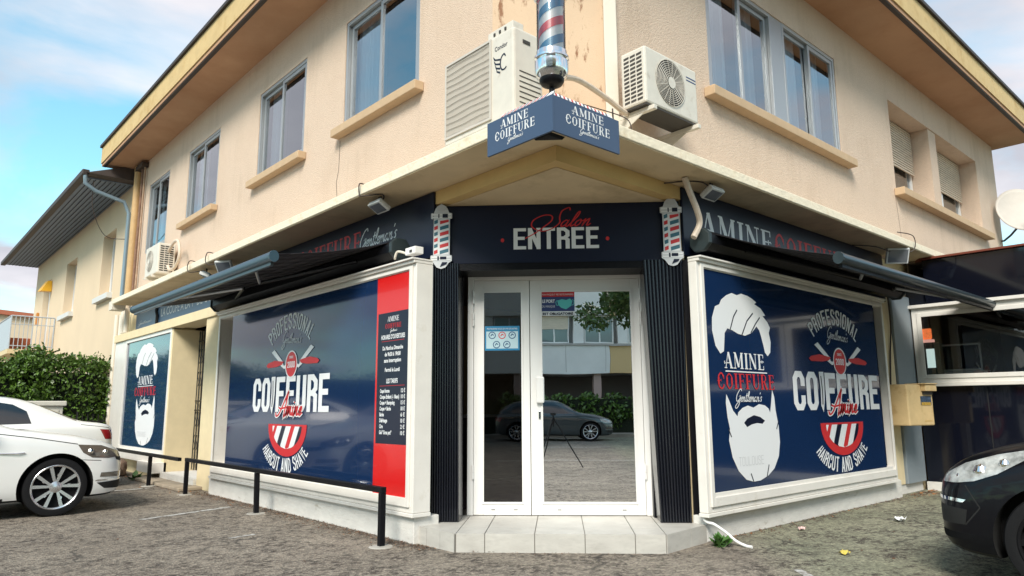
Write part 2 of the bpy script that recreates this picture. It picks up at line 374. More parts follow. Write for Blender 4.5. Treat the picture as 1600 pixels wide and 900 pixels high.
# western serif capitals (thick/thin, slab serifs)
def western(text, gap=.10):
    fl = Flat(); x = 0; T = .17; t = .055
    for ch in text:
        def S(w, *p): fl.stroke([(x+q[0], q[1]) for q in p], w)
        def ser(cx, y, w=.30): S(.06, (cx-w/2, y), (cx+w/2, y))
        if ch == 'A': w = .78; S(t, (.12, .02), (.38, .98)); S(T, (.40, .98), (.66, .02)); S(t, (.20, .33), (.58, .33)); ser(.12, .03, .24); ser(.67, .03); S(.045, (.12, .33), (.02, .28), (.0, .40), (.07, .42))
        elif ch == 'M': w = .98; S(t, (.14, .02), (.14, .97)); S(T, (.17, .97), (.48, .10)); S(t, (.48, .10), (.76, .97)); S(T, (.80, .02), (.80, .97)); ser(.12, .03, .24); ser(.80, .03); ser(.13, .97, .2); ser(.82, .97, .24)
        elif ch == 'I': w = .34; S(T, (.17, .02), (.17, .98)); ser(.17, .03, .34); ser(.17, .97, .34)
        elif ch == 'N': w = .82; S(t, (.13, .02), (.13, .97)); S(T, (.16, .97), (.66, .05)); S(t, (.68, .02), (.68, .97)); ser(.13, .03, .26); ser(.68, .97, .28); ser(.13, .97, .2)
        elif ch in 'EF':
            w = .62; S(T, (.17, .02), (.17, .98)); ser(.17, .03, .34); S(.06, (.02, .97), (.56, .97)); S(t, (.57, .99), (.57, .76)); S(t, (.25, .52), (.44, .52)); S(t, (.45, .62), (.45, .42))
            if ch == 'E': S(.06, (.2, .03), (.60, .03)); S(t, (.60, .01), (.60, .26)); S(.045, (.48, .52), (.58, .55), (.62, .48))
        elif ch == 'C':
            w = .70; fl.stroke(smooth_line([(x+.60, .72), (x+.50, .92), (x+.34, .98), (x+.14, .80), (x+.10, .5), (x+.14, .2), (x+.34, .02), (x+.52, .08), (x+.62, .28)], 4), .10); S(T*.9, (.13, .28), (.13, .72)); S(.05, (.62, .60), (.62, .86)); S(.045, (.0, .5), (.24, .5), (.34, .58), (.36, .46))
        elif ch == 'O':
            w = .74; fl.stroke(smooth_line([(x+.36, .98), (x+.14, .78), (x+.10, .5), (x+.14, .22), (x+.36, .02), (x+.58, .22), (x+.62, .5), (x+.58, .78), (x+.36, .98)], 4), .085); S(T*.9, (.13, .28), (.13, .72)); S(T*.9, (.60, .28), (.60, .72))
        elif ch == 'U': w = .78; fl.stroke(smooth_line([(x+.16, .95), (x+.16, .25), (x+.38, .03), (x+.62, .25), (x+.62, .95)], 4), .07); S(T, (.16, .25), (.16, .97)); ser(.16, .97, .32); ser(.64, .97, .24)
        elif ch == 'R': w = .76; S(T, (.17, .02), (.17, .98)); ser(.17, .03, .32); fl.stroke(smooth_line([(x+.04, .97), (x+.40, .97), (x+.58, .76), (x+.40, .53), (x+.18, .52)], 4), .07); S(T*.85, (.40, .52), (.60, .06), (.72, .04)); S(T*.6, (.55, .62), (.55, .88))
        else: w = .3
        x += w+gap
    return fl, x-gap
GL = {
 'a': ([[(.55, .75), (.3, .95), (.05, .5), (.2, .05), (.5, .4), (.58, .92), (.55, .2), (.7, .05), (.9, .3)]], .8),
 'l': ([[(0, .2), (.4, 1.3), (.42, 2.0), (.25, 1.9), (.15, .8), (.25, .05), (.55, .3)]], .5),
 'o': ([[(.4, .95), (.08, .6), (.2, .05), (.5, .3), (.5, .8), (.35, .95), (.5, .7), (.85, .8)]], .75),
 'n': ([[(.0, .8), (.1, .9), (.1, 0), (.2, .6), (.45, .95), (.5, .5), (.5, .1), (.65, .05), (.8, .3)]], .75),
 'm': ([[(.0, .8), (.1, .9), (.1, 0), (.2, .6), (.4, .95), (.42, .05), (.5, .6), (.72, .95), (.78, .2), (.9, .05), (1.05, .3)]], 1.0),
 'e': ([[(0, .35), (.4, .55), (.38, .92), (.15, .85), (.08, .3), (.28, .02), (.6, .3)]], .55),
 't': ([[(.25, 1.7), (.15, .3), (.3, .02), (.5, .25)], [(-.02, 1.15), (.5, 1.25)]], .45),
 'i': ([[(.0, .8), (.12, .9), (.12, .15), (.25, .03), (.42, .3)], [(.16, 1.35), (.2, 1.5)]], .38),
 's': ([[(.1, .1), (.4, .15), (.35, .5), (.15, .75), (.35, 1.0), (.5, .85)]], .5),
 "'": ([[(.1, 1.9), (.02, 1.5)]], .2),
 'G': ([[(1.3, 2.1), (1.1, 2.5), (.6, 2.2), (.1, 1.1), (.3, .1), (.9, .4), (1.2, 1.1), (.8, 1.05), (1.25, 1.1), (1.0, -.6), (.4, -1.3), (.1, -.9), (.9, .1), (1.45, .3)]], 1.4),
 'S': ([[(1.95, 2.3), (1.7, 2.7), (1.2, 2.3), (1.3, 1.4), (1.6, .6), (1.1, -.2), (.2, -.4), (-.9, .3), (-1.1, 1.2), (-.4, 1.8), (.4, 1.7), (.7, 1.0), (.3, .2), (-.2, -.6), (-.9, -1.3)]], 1.8),
 'A': ([[(-.3, .3), (-.1, -.1), (.4, .3), (1.1, 2.3), (1.25, 2.4), (1.2, 0), (1.35, .1)], [(.0, .9), (.5, .75), (1.3, .9), (1.6, .9)]], 1.45),
 ' ': ([], .5)}
def script(text, w=.14, slant=.25):
    fl = Flat(); x = 0
    for ch in text:
        st, adv = GL[ch]
        for s_ in st: fl.stroke([(x+p[0]+slant*p[1], p[1]) for p in smooth_line(s_, 4)], w)
        x += adv
    return fl, x
def fit(fl, w0, u0, u1, v0, h, dv=0, hh=1.):
    """map font space to u0..u1, baseline v0 height h; dv = rise over the width"""
    return lambda x, y: (u0+(u1-u0)*x/w0, v0+h*y/hh+dv*x/w0)
def arcmap(w0, cx, cy, r, a0, a1, h, ry=None, inward=False):
    ry = ry or r
    def f(x, y):
        a = a0+(a1-a0)*x/w0
        k = (r+h*y) if not inward else (r-h*y); k2 = (ry+h*y) if not inward else (ry-h*y)
        return (cx+k*math.cos(a), cy+k2*math.sin(a))
    return f
def text_obj(body, F, u, v, size, d, m, parent, name='lettering', align='LEFT', sx=1., bold=.0, width=None):
    cu = bpy.data.curves.new('t', 'FONT'); cu.body = body; cu.size = size; cu.align_x = align; cu.offset = bold; cu.resolution_u = 3
    to = bpy.data.objects.new('t', cu); COL.objects.link(to)
    dg = bpy.context.evaluated_depsgraph_get(); me0 = to.evaluated_get(dg).to_mesh()
    vs = [v_.co.copy() for v_ in me0.vertices]; fs = [list(p.vertices) for p in me0.polygons]
    to.to_mesh_clear(); bpy.data.objects.remove(to); bpy.data.curves.remove(cu)
    if not vs: return None
    if width:
        mnx = min(q.x for q in vs); mxx = max(q.x for q in vs); k = width/(mxx-mnx); off = {'LEFT': -mnx*k, 'CENTER': -(mnx+mxx)/2*k, 'RIGHT': -mxx*k}[align]
    else: k = sx; off = 0
    mb = MB(); mb.v = [tuple(F.p(u+q.x*k+off, v+q.y, d)) for q in vs]; mb.f = fs; mb.m = [0]*len(fs)
    return mb.build(name, m, parent, recalc=False)
# ================================================================== GROUND
def asphalt():
    M = bpy.data.materials.new('worn_asphalt'); M.use_nodes = True; t = M.node_tree; b = t.nodes['Principled BSDF']
    L = t.links.new
    def nn(k, **kw):
        n = t.nodes.new(k)
        for a, v in kw.items(): setattr(n, a, v)
        return n
    def noise(sc, det=6, ro=.6, st=(1, 1, 1), rot=0, dist=0):
        mp = nn('ShaderNodeMapping'); mp.inputs['Scale'].default_value = st; mp.inputs['Rotation'].default_value = (0, 0, rot); L(geo.outputs['Position'], mp.inputs[0])
        n = nn('ShaderNodeTexNoise'); n.inputs['Scale'].default_value = sc; n.inputs['Detail'].default_value = det; n.inputs['Roughness'].default_value = ro; n.inputs['Distortion'].default_value = dist
        L(mp.outputs[0], n.inputs['Vector']); return n.outputs[0]
    def ramp(s, p0, p1, c0, c1):
        r = nn('ShaderNodeValToRGB'); r.color_ramp.elements[0].position = p0; r.color_ramp.elements[1].position = p1
        r.color_ramp.elements[0].color = (*c0, 1); r.color_ramp.elements[1].color = (*c1, 1); L(s, r.inputs[0]); return r.outputs[0]
    def mix(fac, a, c, bt='MIX'):
        m_ = nn('ShaderNodeMix', data_type='RGBA', blend_type=bt)
        for s_, i in ((fac, 0), (a, 6), (c, 7)):
            if isinstance(s_, (int, float)): m_.inputs[i].default_value = s_
            elif isinstance(s_, tuple): m_.inputs[i].default_value = (*s_, 1)
            else: L(s_, m_.inputs[i])
        return m_.outputs[2]
    geo = nn('ShaderNodeNewGeometry')
    base = ramp(noise(.5, 8, .6), .3, .7, (.215, .183, .150), (.325, .285, .237))
    # greenish worn patch to the right of the shop (x > 5, low y)
    sp = nn('ShaderNodeSeparateXYZ'); L(geo.outputs['Position'], sp.inputs[0])
    df = nn('ShaderNodeMath', operation='SUBTRACT'); L(sp.outputs[0], df.inputs[0]); L(sp.outputs[1], df.inputs[1])
    nz = noise(1.2, 4); ad = nn('ShaderNodeMath', operation='ADD'); L(df.outputs[0], ad.inputs[0]); L(nz, ad.inputs[1])
    gm = ramp(ad.outputs[0], .0, 1, (0, 0, 0), (1, 1, 1))
    mr = nn('ShaderNodeMapRange'); mr.inputs['From Min'].default_value = 2.6; mr.inputs['From Max'].default_value = 3.3; L(ad.outputs[0], mr.inputs[0])
    green = ramp(noise(.9, 7, .65), .3, .7, (.205, .212, .150), (.325, .32, .235))
    base = mix(mr.outputs[0], base, green)
    # aggregate
    vo = nn('ShaderNodeTexVoronoi'); vo.inputs['Scale'].default_value = 62; L(geo.outputs['Position'], vo.inputs['Vector'])
    agg = ramp(vo.outputs['Color'], .1, .9, (.55, .55, .55), (1.5, 1.48, 1.42))
    base = mix(.65, base, agg, 'MULTIPLY')
    fine = ramp(noise(26, 5, .75), .35, .66, (.62, .60, .58), (1.3, 1.3, 1.28)); base = mix(.95, base, fine, 'MULTIPLY')
    # dark damp worn streaks
    s1 = ramp(noise(2.6, 12, .78, (1, 1, 1), 0, .6), .44, .56, (0, 0, 0), (1, 1, 1))
    s2 = ramp(noise(14, 10, .8, (.8, 1.1, 1), rad(-44), .5), .47, .54, (0, 0, 0), (1, 1, 1))
    sm = mix(1.0, s1, s2, 'MULTIPLY'); base = mix(sm, base, (.055, .042, .034))
    s3 = ramp(noise(13, 10, .8, (.75, 1.2, 1), rad(40), .8), .54, .60, (0, 0, 0), (.85, .85, .85)); base = mix(s3, base, (.05, .042, .034))
    ve = nn('ShaderNodeTexVoronoi', feature='DISTANCE_TO_EDGE'); ve.inputs['Scale'].default_value = .75
    wv = nn('ShaderNodeTexNoise'); wv.inputs['Scale'].default_value = 3.5; wv.inputs['Detail'].default_value = 8; L(geo.outputs['Position'], wv.inputs['Vector'])
    va = nn('ShaderNodeVectorMath', operation='MULTIPLY_ADD'); L(wv.outputs['Color'], va.inputs[0]); va.inputs[1].default_value = (.45, .45, 0); L(geo.outputs['Position'], va.inputs[2]); L(va.outputs[0], ve.inputs['Vector'])
    ck = ramp(ve.outputs['Distance'], .0, .014, (1, 1, 1), (0, 0, 0)); ckm = ramp(noise(.8, 3), .46, .56, (0, 0, 0), (.8, .8, .8)); ck = mix(1.0, ck, ckm, 'MULTIPLY')
    base = mix(ck, base, (.03, .026, .022))
    L(base, b.inputs['Base Color']); b.inputs['Roughness'].default_value = .9
    b1 = nn('ShaderNodeBump'); b1.inputs['Strength'].default_value = .7; b1.inputs['Distance'].default_value = .012; L(vo.outputs['Distance'], b1.inputs['Height'])
    b2 = nn('ShaderNodeBump'); b2.inputs['Strength'].default_value = .8; b2.inputs['Distance'].default_value = .03; L(noise(11, 8, .7), b2.inputs['Height']); L(b1.outputs[0], b2.inputs['Normal'])
    L(b2.outputs[0], b.inputs['Normal'])
    return M
mb = MB(); mb.face([(-400, -400, 0), (400, -400, 0), (400, 400, 0), (-400, 400, 0)])
tag(mb.build('ground', asphalt(), recalc=False), kind='structure')
PAINT = mat('worn_road_paint', (.50, .49, .46), .8, var=.2, vscale=20, stain=(.19, .165, .14), sscale=14, stpos=(.45, .58))
def flatstrip(mb, a, b, w, z=.004, mi=0):
    a = Vector((*a, z)); b = Vector((*b, z)); d = (b-a).normalized(); n = Vector((-d.y, d.x, 0))*w/2
    mb.face([a-n, b-n, b+n, a+n], mi)
mb = MB()
flatstrip(mb, (3.46, 9.12), (2.35, 8.78), .09); flatstrip(mb, (3.35, 12.15), (2.7, 12.1), .09)
flatstrip(mb, (5.25, 2.72), (4.65, 2.05), .07); flatstrip(mb, (2.9, 7.0), (2.62, 6.95), .06)
# road markings of the street behind the camera
dr = Vector((1, -1.18, 0)).normalized()
for k in range(-4, 5):
    c = Vector((-4.9, -5.6, 0))+dr*k*4.5; flatstrip(mb, tuple((c-dr*1.2)[:2]), tuple((c+dr*1.2)[:2]), .14)
c = Vector((-1.6, -1.3, 0)); flatstrip(mb, tuple((c+dr*-1.2)[:2]), tuple((c+dr*2.6)[:2]), .12)
tag(mb.build('road_markings', PAINT, recalc=False), kind='structure')
# kerb and pavement across the street
mb = MB(); nrm = Vector((dr.y, -dr.x, 0))
K = Vector((-9.6, -10.1, 0))
if nrm.dot(Vector((-1, -1, 0))) < 0: nrm = -nrm
a, b_ = K-dr*60, K+dr*60
mb.hexa([a, b_, b_+nrm*22, a+nrm*22], [p+Vector((0, 0, .12)) for p in (a, b_, b_+nrm*22, a+nrm*22)])
tag(mb.build('pavement', mat('pavement_concrete', (.24, .21, .17), .9, var=.2, vscale=2)), kind='structure')

# ================================================================== SHOP BUILDING
BL = thing('shop_building', 'peach rendered two storey corner building with barber shop below and wide yellow edged eaves', 'building', (4, 4, 0))
def part(mb, name, mats, parent=None, **k): return mb.build(name, mats, parent or BL, **k)
def wall_holes(mb, F, u0, u1, v0, v1, holes, dep, mi=0):
    us = sorted({u0, u1, *[h[0] for h in holes], *[h[1] for h in holes]}); vs = sorted({v0, v1, *[h[2] for h in holes], *[h[3] for h in holes]})
    for i in range(len(us)-1):
        for j in range(len(vs)-1):
            cu, cv = (us[i]+us[i+1])/2, (vs[j]+vs[j+1])/2
            if any(h[0] < cu < h[1] and h[2] < cv < h[3] for h in holes): continue
            F.quad(mb, us[i], us[i+1], vs[j], vs[j+1], 0, mi)
    for h in holes:
        a, b, c, d = h[:4]; e = -(h[4] if len(h) > 4 else dep)
        mb.face([F.p(a, c, 0), F.p(a, d, 0), F.p(a, d, e), F.p(a, c, e)], mi); mb.face([F.p(b, c, 0), F.p(b, c, e), F.p(b, d, e), F.p(b, d, 0)], mi)
        mb.face([F.p(a, d, 0), F.p(b, d, 0), F.p(b, d, e), F.p(a, d, e)], mi); mb.face([F.p(a, c, 0), F.p(a, c, e), F.p(b, c, e), F.p(b, c, 0)], mi)
EZ = 6.60
LW = [(-7.60, -5.95, 4.60, 6.02), (-10.30, -8.70, 4.60, 6.0), (-13.62, -12.0, 4.60, 6.0), (-16.2, -14.8, 4.45, 5.97)]
mb = MB()
wall_holes(mb, FL, -17.15, -4.73, 3.30, EZ, LW, .10)
part(mb, 'wall', WALL, recalc=False)
RH = [(6.38, 9.62, 4.55, 6.02), (11.5, 15.9, 4.50, 5.98, .42)]
mb = MB(); wall_holes(mb, FR_, 4.73, 17.2, 3.30, EZ, RH, .10); part(mb, 'wall', WALL, recalc=False)
mb = MB(); mb.face([(4.0, 4.73, 3.3), (4.73, 3.92, 3.3), (4.73, 3.92, EZ), (4.0, 4.73, EZ)])
part(mb, 'wall', WALL2, recalc=False)
mb = MB()   # end and back walls
mb.face([(17.2, 3.92, 0), (17.2, 12, 0), (17.2, 12, EZ), (17.2, 3.92, EZ)]); mb.face([(17.2, 12, 0), (12, 12, 0), (12, 12, EZ), (17.2, 12, EZ)])
mb.face([(12, 12, 0), (12, 17.15, 0), (12, 17.15, EZ), (12, 12, EZ)]); mb.face([(12, 17.15, 0), (4, 17.15, 0), (4, 17.15, EZ), (12, 17.15, EZ)])
part(mb, 'wall', WALL, recalc=False)
# lower walls behind the shop front
mb = MB(); FL.box(mb, -17.15, -13.36, 0, 3.33, -.25, -.01); FL.box(mb, -11.5, -5.72, 0, 3.33, -.25, -.012); FL.box(mb, -13.34, -11.52, 2.64, 3.33, -.25, -.01)
FR_.box(mb, 5.75, 17.2, 0, 3.30, -.25, -.01)
part(mb, 'wall', CREAM)
# inside upstairs: plain backing, its dark colour stands in for unlit rooms
mb = MB(); mb.box((5.6, 5.6, 3.36), (5.62, 17, 6.5)); mb.box((5.6, 5.6, 3.36), (17, 5.62, 6.5)); mb.box((4.05, 5.0, 3.45), (17, 17.1, 3.47)); mb.box((4.2, 5.0, 6.40), (17, 17.1, 6.42))
mb.box((5.0, 4.05, 3.45), (17, 5.6, 3.47)); mb.box((5.0, 4.05, 6.45), (17, 5.6, 6.47))
part(mb, 'interior_wall', DARKI)
# roof: eave slab, fascia, dark edge
mb = MB()
out_ = [(3.31, 3.17), (17.45, 3.17), (17.45, 12.6), (12.6, 12.6), (12.6, 17.55), (3.31, 17.55)]
mb.hexa([(x, y, EZ) for x, y in out_], [(x, y, EZ+.06) for x, y in out_], 0)
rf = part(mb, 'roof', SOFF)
mb = MB(); fo = [(3.29, 3.15), (17.47, 3.15), (17.47, 12.62), (12.62, 12.62), (12.62, 17.57), (3.29, 17.57)]
mb.hexa([(x, y, EZ+.063) for x, y in fo], [(x, y, EZ+.44) for x, y in fo]); part(mb, 'fascia', FASC, rf)
mb = MB(); fo2 = [(3.25, 3.11), (17.51, 3.11), (17.51, 12.66), (12.66, 12.66), (12.66, 17.61), (3.25, 17.61)]
mb.hexa([(x, y, EZ+.443) for x, y in fo2], [(x, y, EZ+.50) for x, y in fo2]); part(mb, 'roof_edge', DROOF, rf)
mb = MB(); fo3 = [(3.32, 3.18), (17.44, 3.18), (17.44, 3.24), (3.38, 3.24), (3.38, 17.5), (3.32, 17.5)]
mb.hexa([(x, y, EZ-.02) for x, y in fo3], [(x, y, EZ-.002) for x, y in fo3]); part(mb, 'drip_edge', DROOF, rf)
# canopy slab round the corner
mb = MB(); q = 3.49
cp = [(q, q-.04), (12.2, q-.04), (12.2, 3.94), (5.0, 3.94), (4.02, 5.0), (4.02, 16.3), (q, 16.3)]
mb.hexa([(x, y, 3.343) for x, y in cp], [(x, y, 3.44) for x, y in cp])
can = part(mb, 'canopy', CANOPY, bevel=.008)
mb = MB(); ci = [(q+.012, q-.028), (12.19, q-.028), (12.19, 4.2), (5.4, 5.4), (4.2, 16.2), (q+.012, 16.28)]
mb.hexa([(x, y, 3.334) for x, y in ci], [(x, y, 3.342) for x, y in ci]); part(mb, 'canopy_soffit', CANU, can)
# dropped soffit over the entrance, its ochre edge beams
mb = MB(); ds = [(3.99, 3.91), (5.72, 3.91), (5.72, 4.6), (4.6, 5.8), (3.99, 5.8)]
mb.hexa([(x, y, 3.20) for x, y in ds], [(x, y, 3.332) for x, y in ds]); part(mb, 'entrance_soffit', OCHRE)
mb = MB(); ds = [(4.10, 4.02), (5.70, 4.02), (5.70, 4.6), (4.6, 5.78), (4.10, 5.78)]
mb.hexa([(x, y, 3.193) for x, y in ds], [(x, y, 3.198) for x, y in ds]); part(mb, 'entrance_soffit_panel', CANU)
# corner strip downpipe on the chamfer edge
mb = MB(); mb.hexa([(4.66, 3.93, 3.44), (4.63, 3.90, 3.44), (4.74, 3.84, 3.44), (4.80, 3.905, 3.44)], [(4.66, 3.93, EZ), (4.63, 3.90, EZ), (4.74, 3.84, EZ), (4.80, 3.905, EZ)])
part(mb, 'downpipe', PIPEC, bevel=.008)
# crack / expansion joints on walls
mb = MB()
def crack(F, pts, w=.008, d=.003):
    for i in range(len(pts)-1):
        (a, b), (c, e) = pts[i], pts[i+1]; mb.face([F.p(a-w/2, b, d), F.p(c-w/2, e, d), F.p(c+w/2, e, d), F.p(a+w/2, b, d)])
crack(FL, [(-7.66, 4.47), (-7.67, 4.1), (-7.72, 3.95), (-7.68, 3.7), (-7.69, 3.46)]); crack(FR_, [(11.43, 4.45), (11.5, 3.9), (11.52, 3.5)])
crack(FL, [(-10.02, 3.50), (-9.75, 3.505), (-9.5, 3.50)], .03)
part(mb, 'wall_crack', CABLE, recalc=False)

# ---- upstairs windows
def window(F, u0, u1, v0, v1, sill=True, label=None, cur=None, flip=False, depth=.10):
    f = MB(); F.frame(f, u0, u1, v0, v1, .045, -depth, -.01)
    um = (u0+u1)/2
    o = part(f, 'window', ALU, bevel=.004)
    s = MB(); a, b = (u0+.05, um+.03), (um-.03, u1-.05)
    if flip: da, db = -.05, -.085
    else: da, db = -.085, -.05
    F.frame(s, a[0], a[1], v0+.05, v1-.05, .05, da, da+.03); F.frame(s, b[0], b[1], v0+.05, v1-.05, .05, db, db+.03)
    s.build('sash', ALU, o, bevel=.003)
    g = MB(); F.quad(g, a[0]+.05, a[1]-.05, v0+.1, v1-.1, da+.012); g.build('pane', WGL, o, recalc=False)
    g = MB(); F.quad(g, b[0]+.05, b[1]-.05, v0+.1, v1-.1, db+.012); g.build('pane', WGL, o, recalc=False)
    # curtains
    for (c0, c1) in (cur or []):
        c = MB(); n = 28
        for i in range(n):
            x0 = c0+(c1-c0)*i/n; x1 = c0+(c1-c0)*(i+1)/n
            d0 = -.17-.022*math.sin(i*1.9)-.012*math.sin(i*.8); d1 = -.17-.022*math.sin((i+1)*1.9)-.012*math.sin((i+1)*.8)
            c.face([F.p(x0, v0+.02, d0), F.p(x1, v0+.02, d1), F.p(x1, v1+.1, d1), F.p(x0, v1+.1, d0)])
        c.build('curtain', CURT, o, recalc=False, smooth=True)
    if sill:
        s = MB(); F.box(s, u0-.10, u1+.10, v0-.105, v0-.003, .002, .12); s.build('sill', SILL, o, bevel=.008)
    return o
window(FL, *LW[0], cur=[(-7.55, -6.9)]); window(FL, *LW[1], cur=[(-10.2, -9.7), (-9.0, -8.75)]); window(FL, *LW[2], cur=[(-13.5, -13.0), (-12.3, -12.1)])
window(FL, *LW[3], sill=False, cur=[(-16.1, -15.6)])
for (a, b, fl_) in ((6.38, 7.86, True), (8.14, 9.62, False)):
    window(FR_, a, b, 4.55, 6.02, sill=False, cur=[(a+.1, a+.62), (b-.5, b-.2)], flip=fl_)
mb = MB(); FR_.box(mb, 7.862, 8.138, 4.552, 6.018, -.10, -.015); part(mb, 'mullion_panel', ALU)
mb = MB(); FR_.box(mb, 6.26, 9.80, 4.44, 4.547, .002, .13); part(mb, 'sill', SILL, bevel=.008)
# recessed pair with roller shutters
mb = MB(); FR_.box(mb, 13.32, 13.68, 4.51, 5.975, -.42, -.02); part(mb, 'window_post', WALL)
mb = MB(); FR_.box(mb, 11.42, 16.05, 4.38, 4.497, .002, .15); part(mb, 'sill', SILL, bevel=.008)
for (a, b) in ((11.5, 13.32), (13.68, 15.9)):
    f = MB(); FR_.frame(f, a+.01, b-.01, 4.51, 5.97, .07, -.42, -.34); um = (a+b)/2; FR_.box(f, um-.05, um+.05, 4.58, 5.9, -.41, -.33)
    w_ = part(f, 'window', PVC, bevel=.004)
    g = MB(); FR_.quad(g, a+.08, um-.05, 4.58, 5.9, -.37); g.build('pane', WGL, w_, recalc=False)
    g = MB(); FR_.quad(g, um+.05, b-.08, 4.58, 5.9, -.37); g.build('pane', WGL, w_, recalc=False)
    s = MB(); z = 5.17
    while z < 5.96:
        s.hexa([FR_.p(a+.03, z, -.31), FR_.p(b-.03, z, -.31), FR_.p(b-.03, z, -.285), FR_.p(a+.03, z, -.285)], [FR_.p(a+.03, z+.04, -.315), FR_.p(b-.03, z+.04, -.315), FR_.p(b-.03, z+.04, -.30), FR_.p(a+.03, z+.04, -.30)]); z += .044
    s.build('roller_shutter', SHUT, w_)

# ---- stair block: base plinths
mb = MB(); FL.box(mb, -10.70, -5.50, 0, .232, .0, .275); part(mb, 'base', BASEM, bevel=.006)
mb = MB(); FR_.box(mb, 5.70, 10.25, 0, .222, .0, .14); part(mb, 'base', BASEM, bevel=.006)
mb = MB(); FR_.box(mb, 10.37, 11.38, 0, .13, .0, .01); part(mb, 'base', BASEM)
# ---- entrance step, tiled
F0 = FC(8.76)
mb = MB()
st = [Vector((3.80, 4.98, 0)), Vector((5.03, 3.73, 0)), Vector((5.82, 3.80, 0)), Vector((6.0, 4.6, 0)), Vector((4.8, 6.1, 0)), Vector((3.79, 5.98, 0))]
mb.hexa([p for p in st], [p+Vector((0, 0, .143)) for p in st])
step = part(mb, 'step', GROUT)
tl = MB()
def tile_quad(a, b, c, d, z0, z1, shrink=.0015):
    tl.hexa([Vector((*p, z0)) for p in (a, b, c, d)], [Vector((*p, z1)) for p in (a, b, c, d)])
# top tiles: strips perpendicular to the front edge
A, B = Vector((3.80, 4.98)), Vector((5.03, 3.73)); dA = (B-A).normalized(); nI = Vector((-dA.y, dA.x)); nI = nI if nI.dot(Vector((1, 1))) > 0 else -nI
Ln = (B-A).length
cuts = [0, .245, .665, 1.085, 1.50, Ln]
def P2(s_, t_): return A+dA*s_+nI*t_
for i in range(len(cuts)-1):
    s0, s1 = cuts[i]+.004, cuts[i+1]-.004
    tile_quad(P2(s0, -.004), P2(s1, -.004), P2(s1, .30), P2(s0, .30), .1435, .152)
    tile_quad(P2(s0, .303), P2(s1, .303), P2(s1, 1.03), P2(s0, 1.03), .1435, .152)
    tile_quad(P2(s0, -.008), P2(s1, -.008), P2(s1, .0), P2(s0, .0), .0, .1432)
# left wing top + side, right wing
L0, L1 = Vector((3.79, 5.98)), A
tile_quad(A+Vector((-.004, .006)), P2(-.003, .0), P2(-.003, 1.03), Vector((3.97, 5.98)), .1435, .152)
tile_quad(A+Vector((-.004, .012)), P2(-.004, .2), Vector((3.95, 5.97)), Vector((3.786, 5.97)), .1435, .1519)
n_ = 5
for i in range(n_):
    y0 = 4.985+i*(.995/n_)*1.0; y1 = y0+.995/n_-.004; tile_quad((3.782, y0), (3.79, y0), (3.79, y1), (3.782, y1), 0, .1505)
tile_quad(P2(Ln+.003, .0), Vector((5.82, 3.80)), Vector((5.98, 4.55)), P2(Ln+.003, 1.03), .1435, .1522)
R0, R1 = Vector((5.03, 3.73)), Vector((5.82, 3.80)); dR = (R1-R0).normalized(); nR = Vector((dR.y, -dR.x))
for i in range(2):
    p = R0+dR*(.005+i*.398); q_ = p+dR*.393; tile_quad(p, q_, q_+nR*.008, p+nR*.008, 0, .1505)
tl.build('tiles', TILE, step)

# ---- fluted columns either side of the door
def column(u0b, u1b, u0t, u1t, s=9.62):
    F = FC(s); mb = MB(); n = 11; z0, z1 = .154, 2.60
    lo = []; hi = []
    for i in range(n):
        for (t, d) in ((.0, .0), (.08, .0), (.14, .011), (.30, .019), (.54, .022), (.78, .019), (.94, .011)):
            k = (i+t)/n; lo.append((u0b+(u1b-u0b)*k, d)); hi.append((u0t+(u1t-u0t)*k, d))
    lo += [(u1b, 0), (u1b, -.28), (u0b, -.28)]; hi += [(u1t, 0), (u1t, -.28), (u0t, -.28)]
    mb.hexa([F.p(a, z0, d) for a, d in lo], [F.p(a, z1, d) for a, d in hi])
    return part(mb, 'fluted_column', FLUTE)
column(-1.15, -.885, -1.17, -.905); column(.965, 1.25, .89, 1.27)
# black reveals, lintel
mb = MB(); F = FC(9.62)
F.box(mb, -1.21, -1.155, .154, 2.6, -.5, -.02); F.box(mb, 1.275, 1.34, .154, 2.6, -.5, -.02)
F.box(mb, -.99, -.90, .154, 2.62, -.42, -.285); F.box(mb, .95, 1.0, .154, 2.62, -.42, -.285)
F.box(mb, -1.2, 1.3, 2.53, 2.598, -.40, -.02)
FL.box(mb, -10.4, -5.66, .25, 2.64, .002, .119); FR_.box(mb, 5.76, 9.9, .28, 2.63, .0, .119)
part(mb, 'door_surround', BLACK)
# ---- entrance door (two leaves, white)
F = FC(10.21)
mb = MB(); F.box(mb, -.86, -.80, .154, 2.56, -.06, .03); F.box(mb, .895, .955, .154, 2.56, -.06, .03); F.box(mb, -.80, .895, 2.495, 2.56, -.06, .03)
ED = part(mb, 'entrance_door', PVC, bevel=.006)
for (u0, u1, g0, g1, name) in ((-.797, -.228, -.70, -.305, 'a'), (-.222, .892, -.108, .806, 'b')):
    mb = MB(); F.box(mb, u0, g0, .158, 2.492, -.04, .022); F.box(mb, g1, u1, .158, 2.492, -.04, .022); F.box(mb, g0, g1, .158, .275, -.04, .022); F.box(mb, g0, g1, 2.372, 2.492, -.04, .022)
    mb.build('door_leaf', PVC, ED, bevel=.005)
    mb = MB(); F.frame(mb, g0-.012, g1+.012, .263, 2.384, .02, .023, .030); mb.build('glazing_bead', PVC, ED)
    mb = MB(); F.quad(mb, g0, g1, .275, 2.372, .012); mb.build('glass_pane', CLEAR if name == 'a' else MIRR, ED, recalc=False)
mb = MB(); F.box(mb, -.165, -.085, 1.24, 1.50, .03, .075); mb.build('door_handle', PVC, ED, bevel=.012)
mb = MB(); F.box(mb, -.145, -.12, 1.08, 1.16, .0225, .032); mb.build('lock', CHROME, ED, bevel=.004)
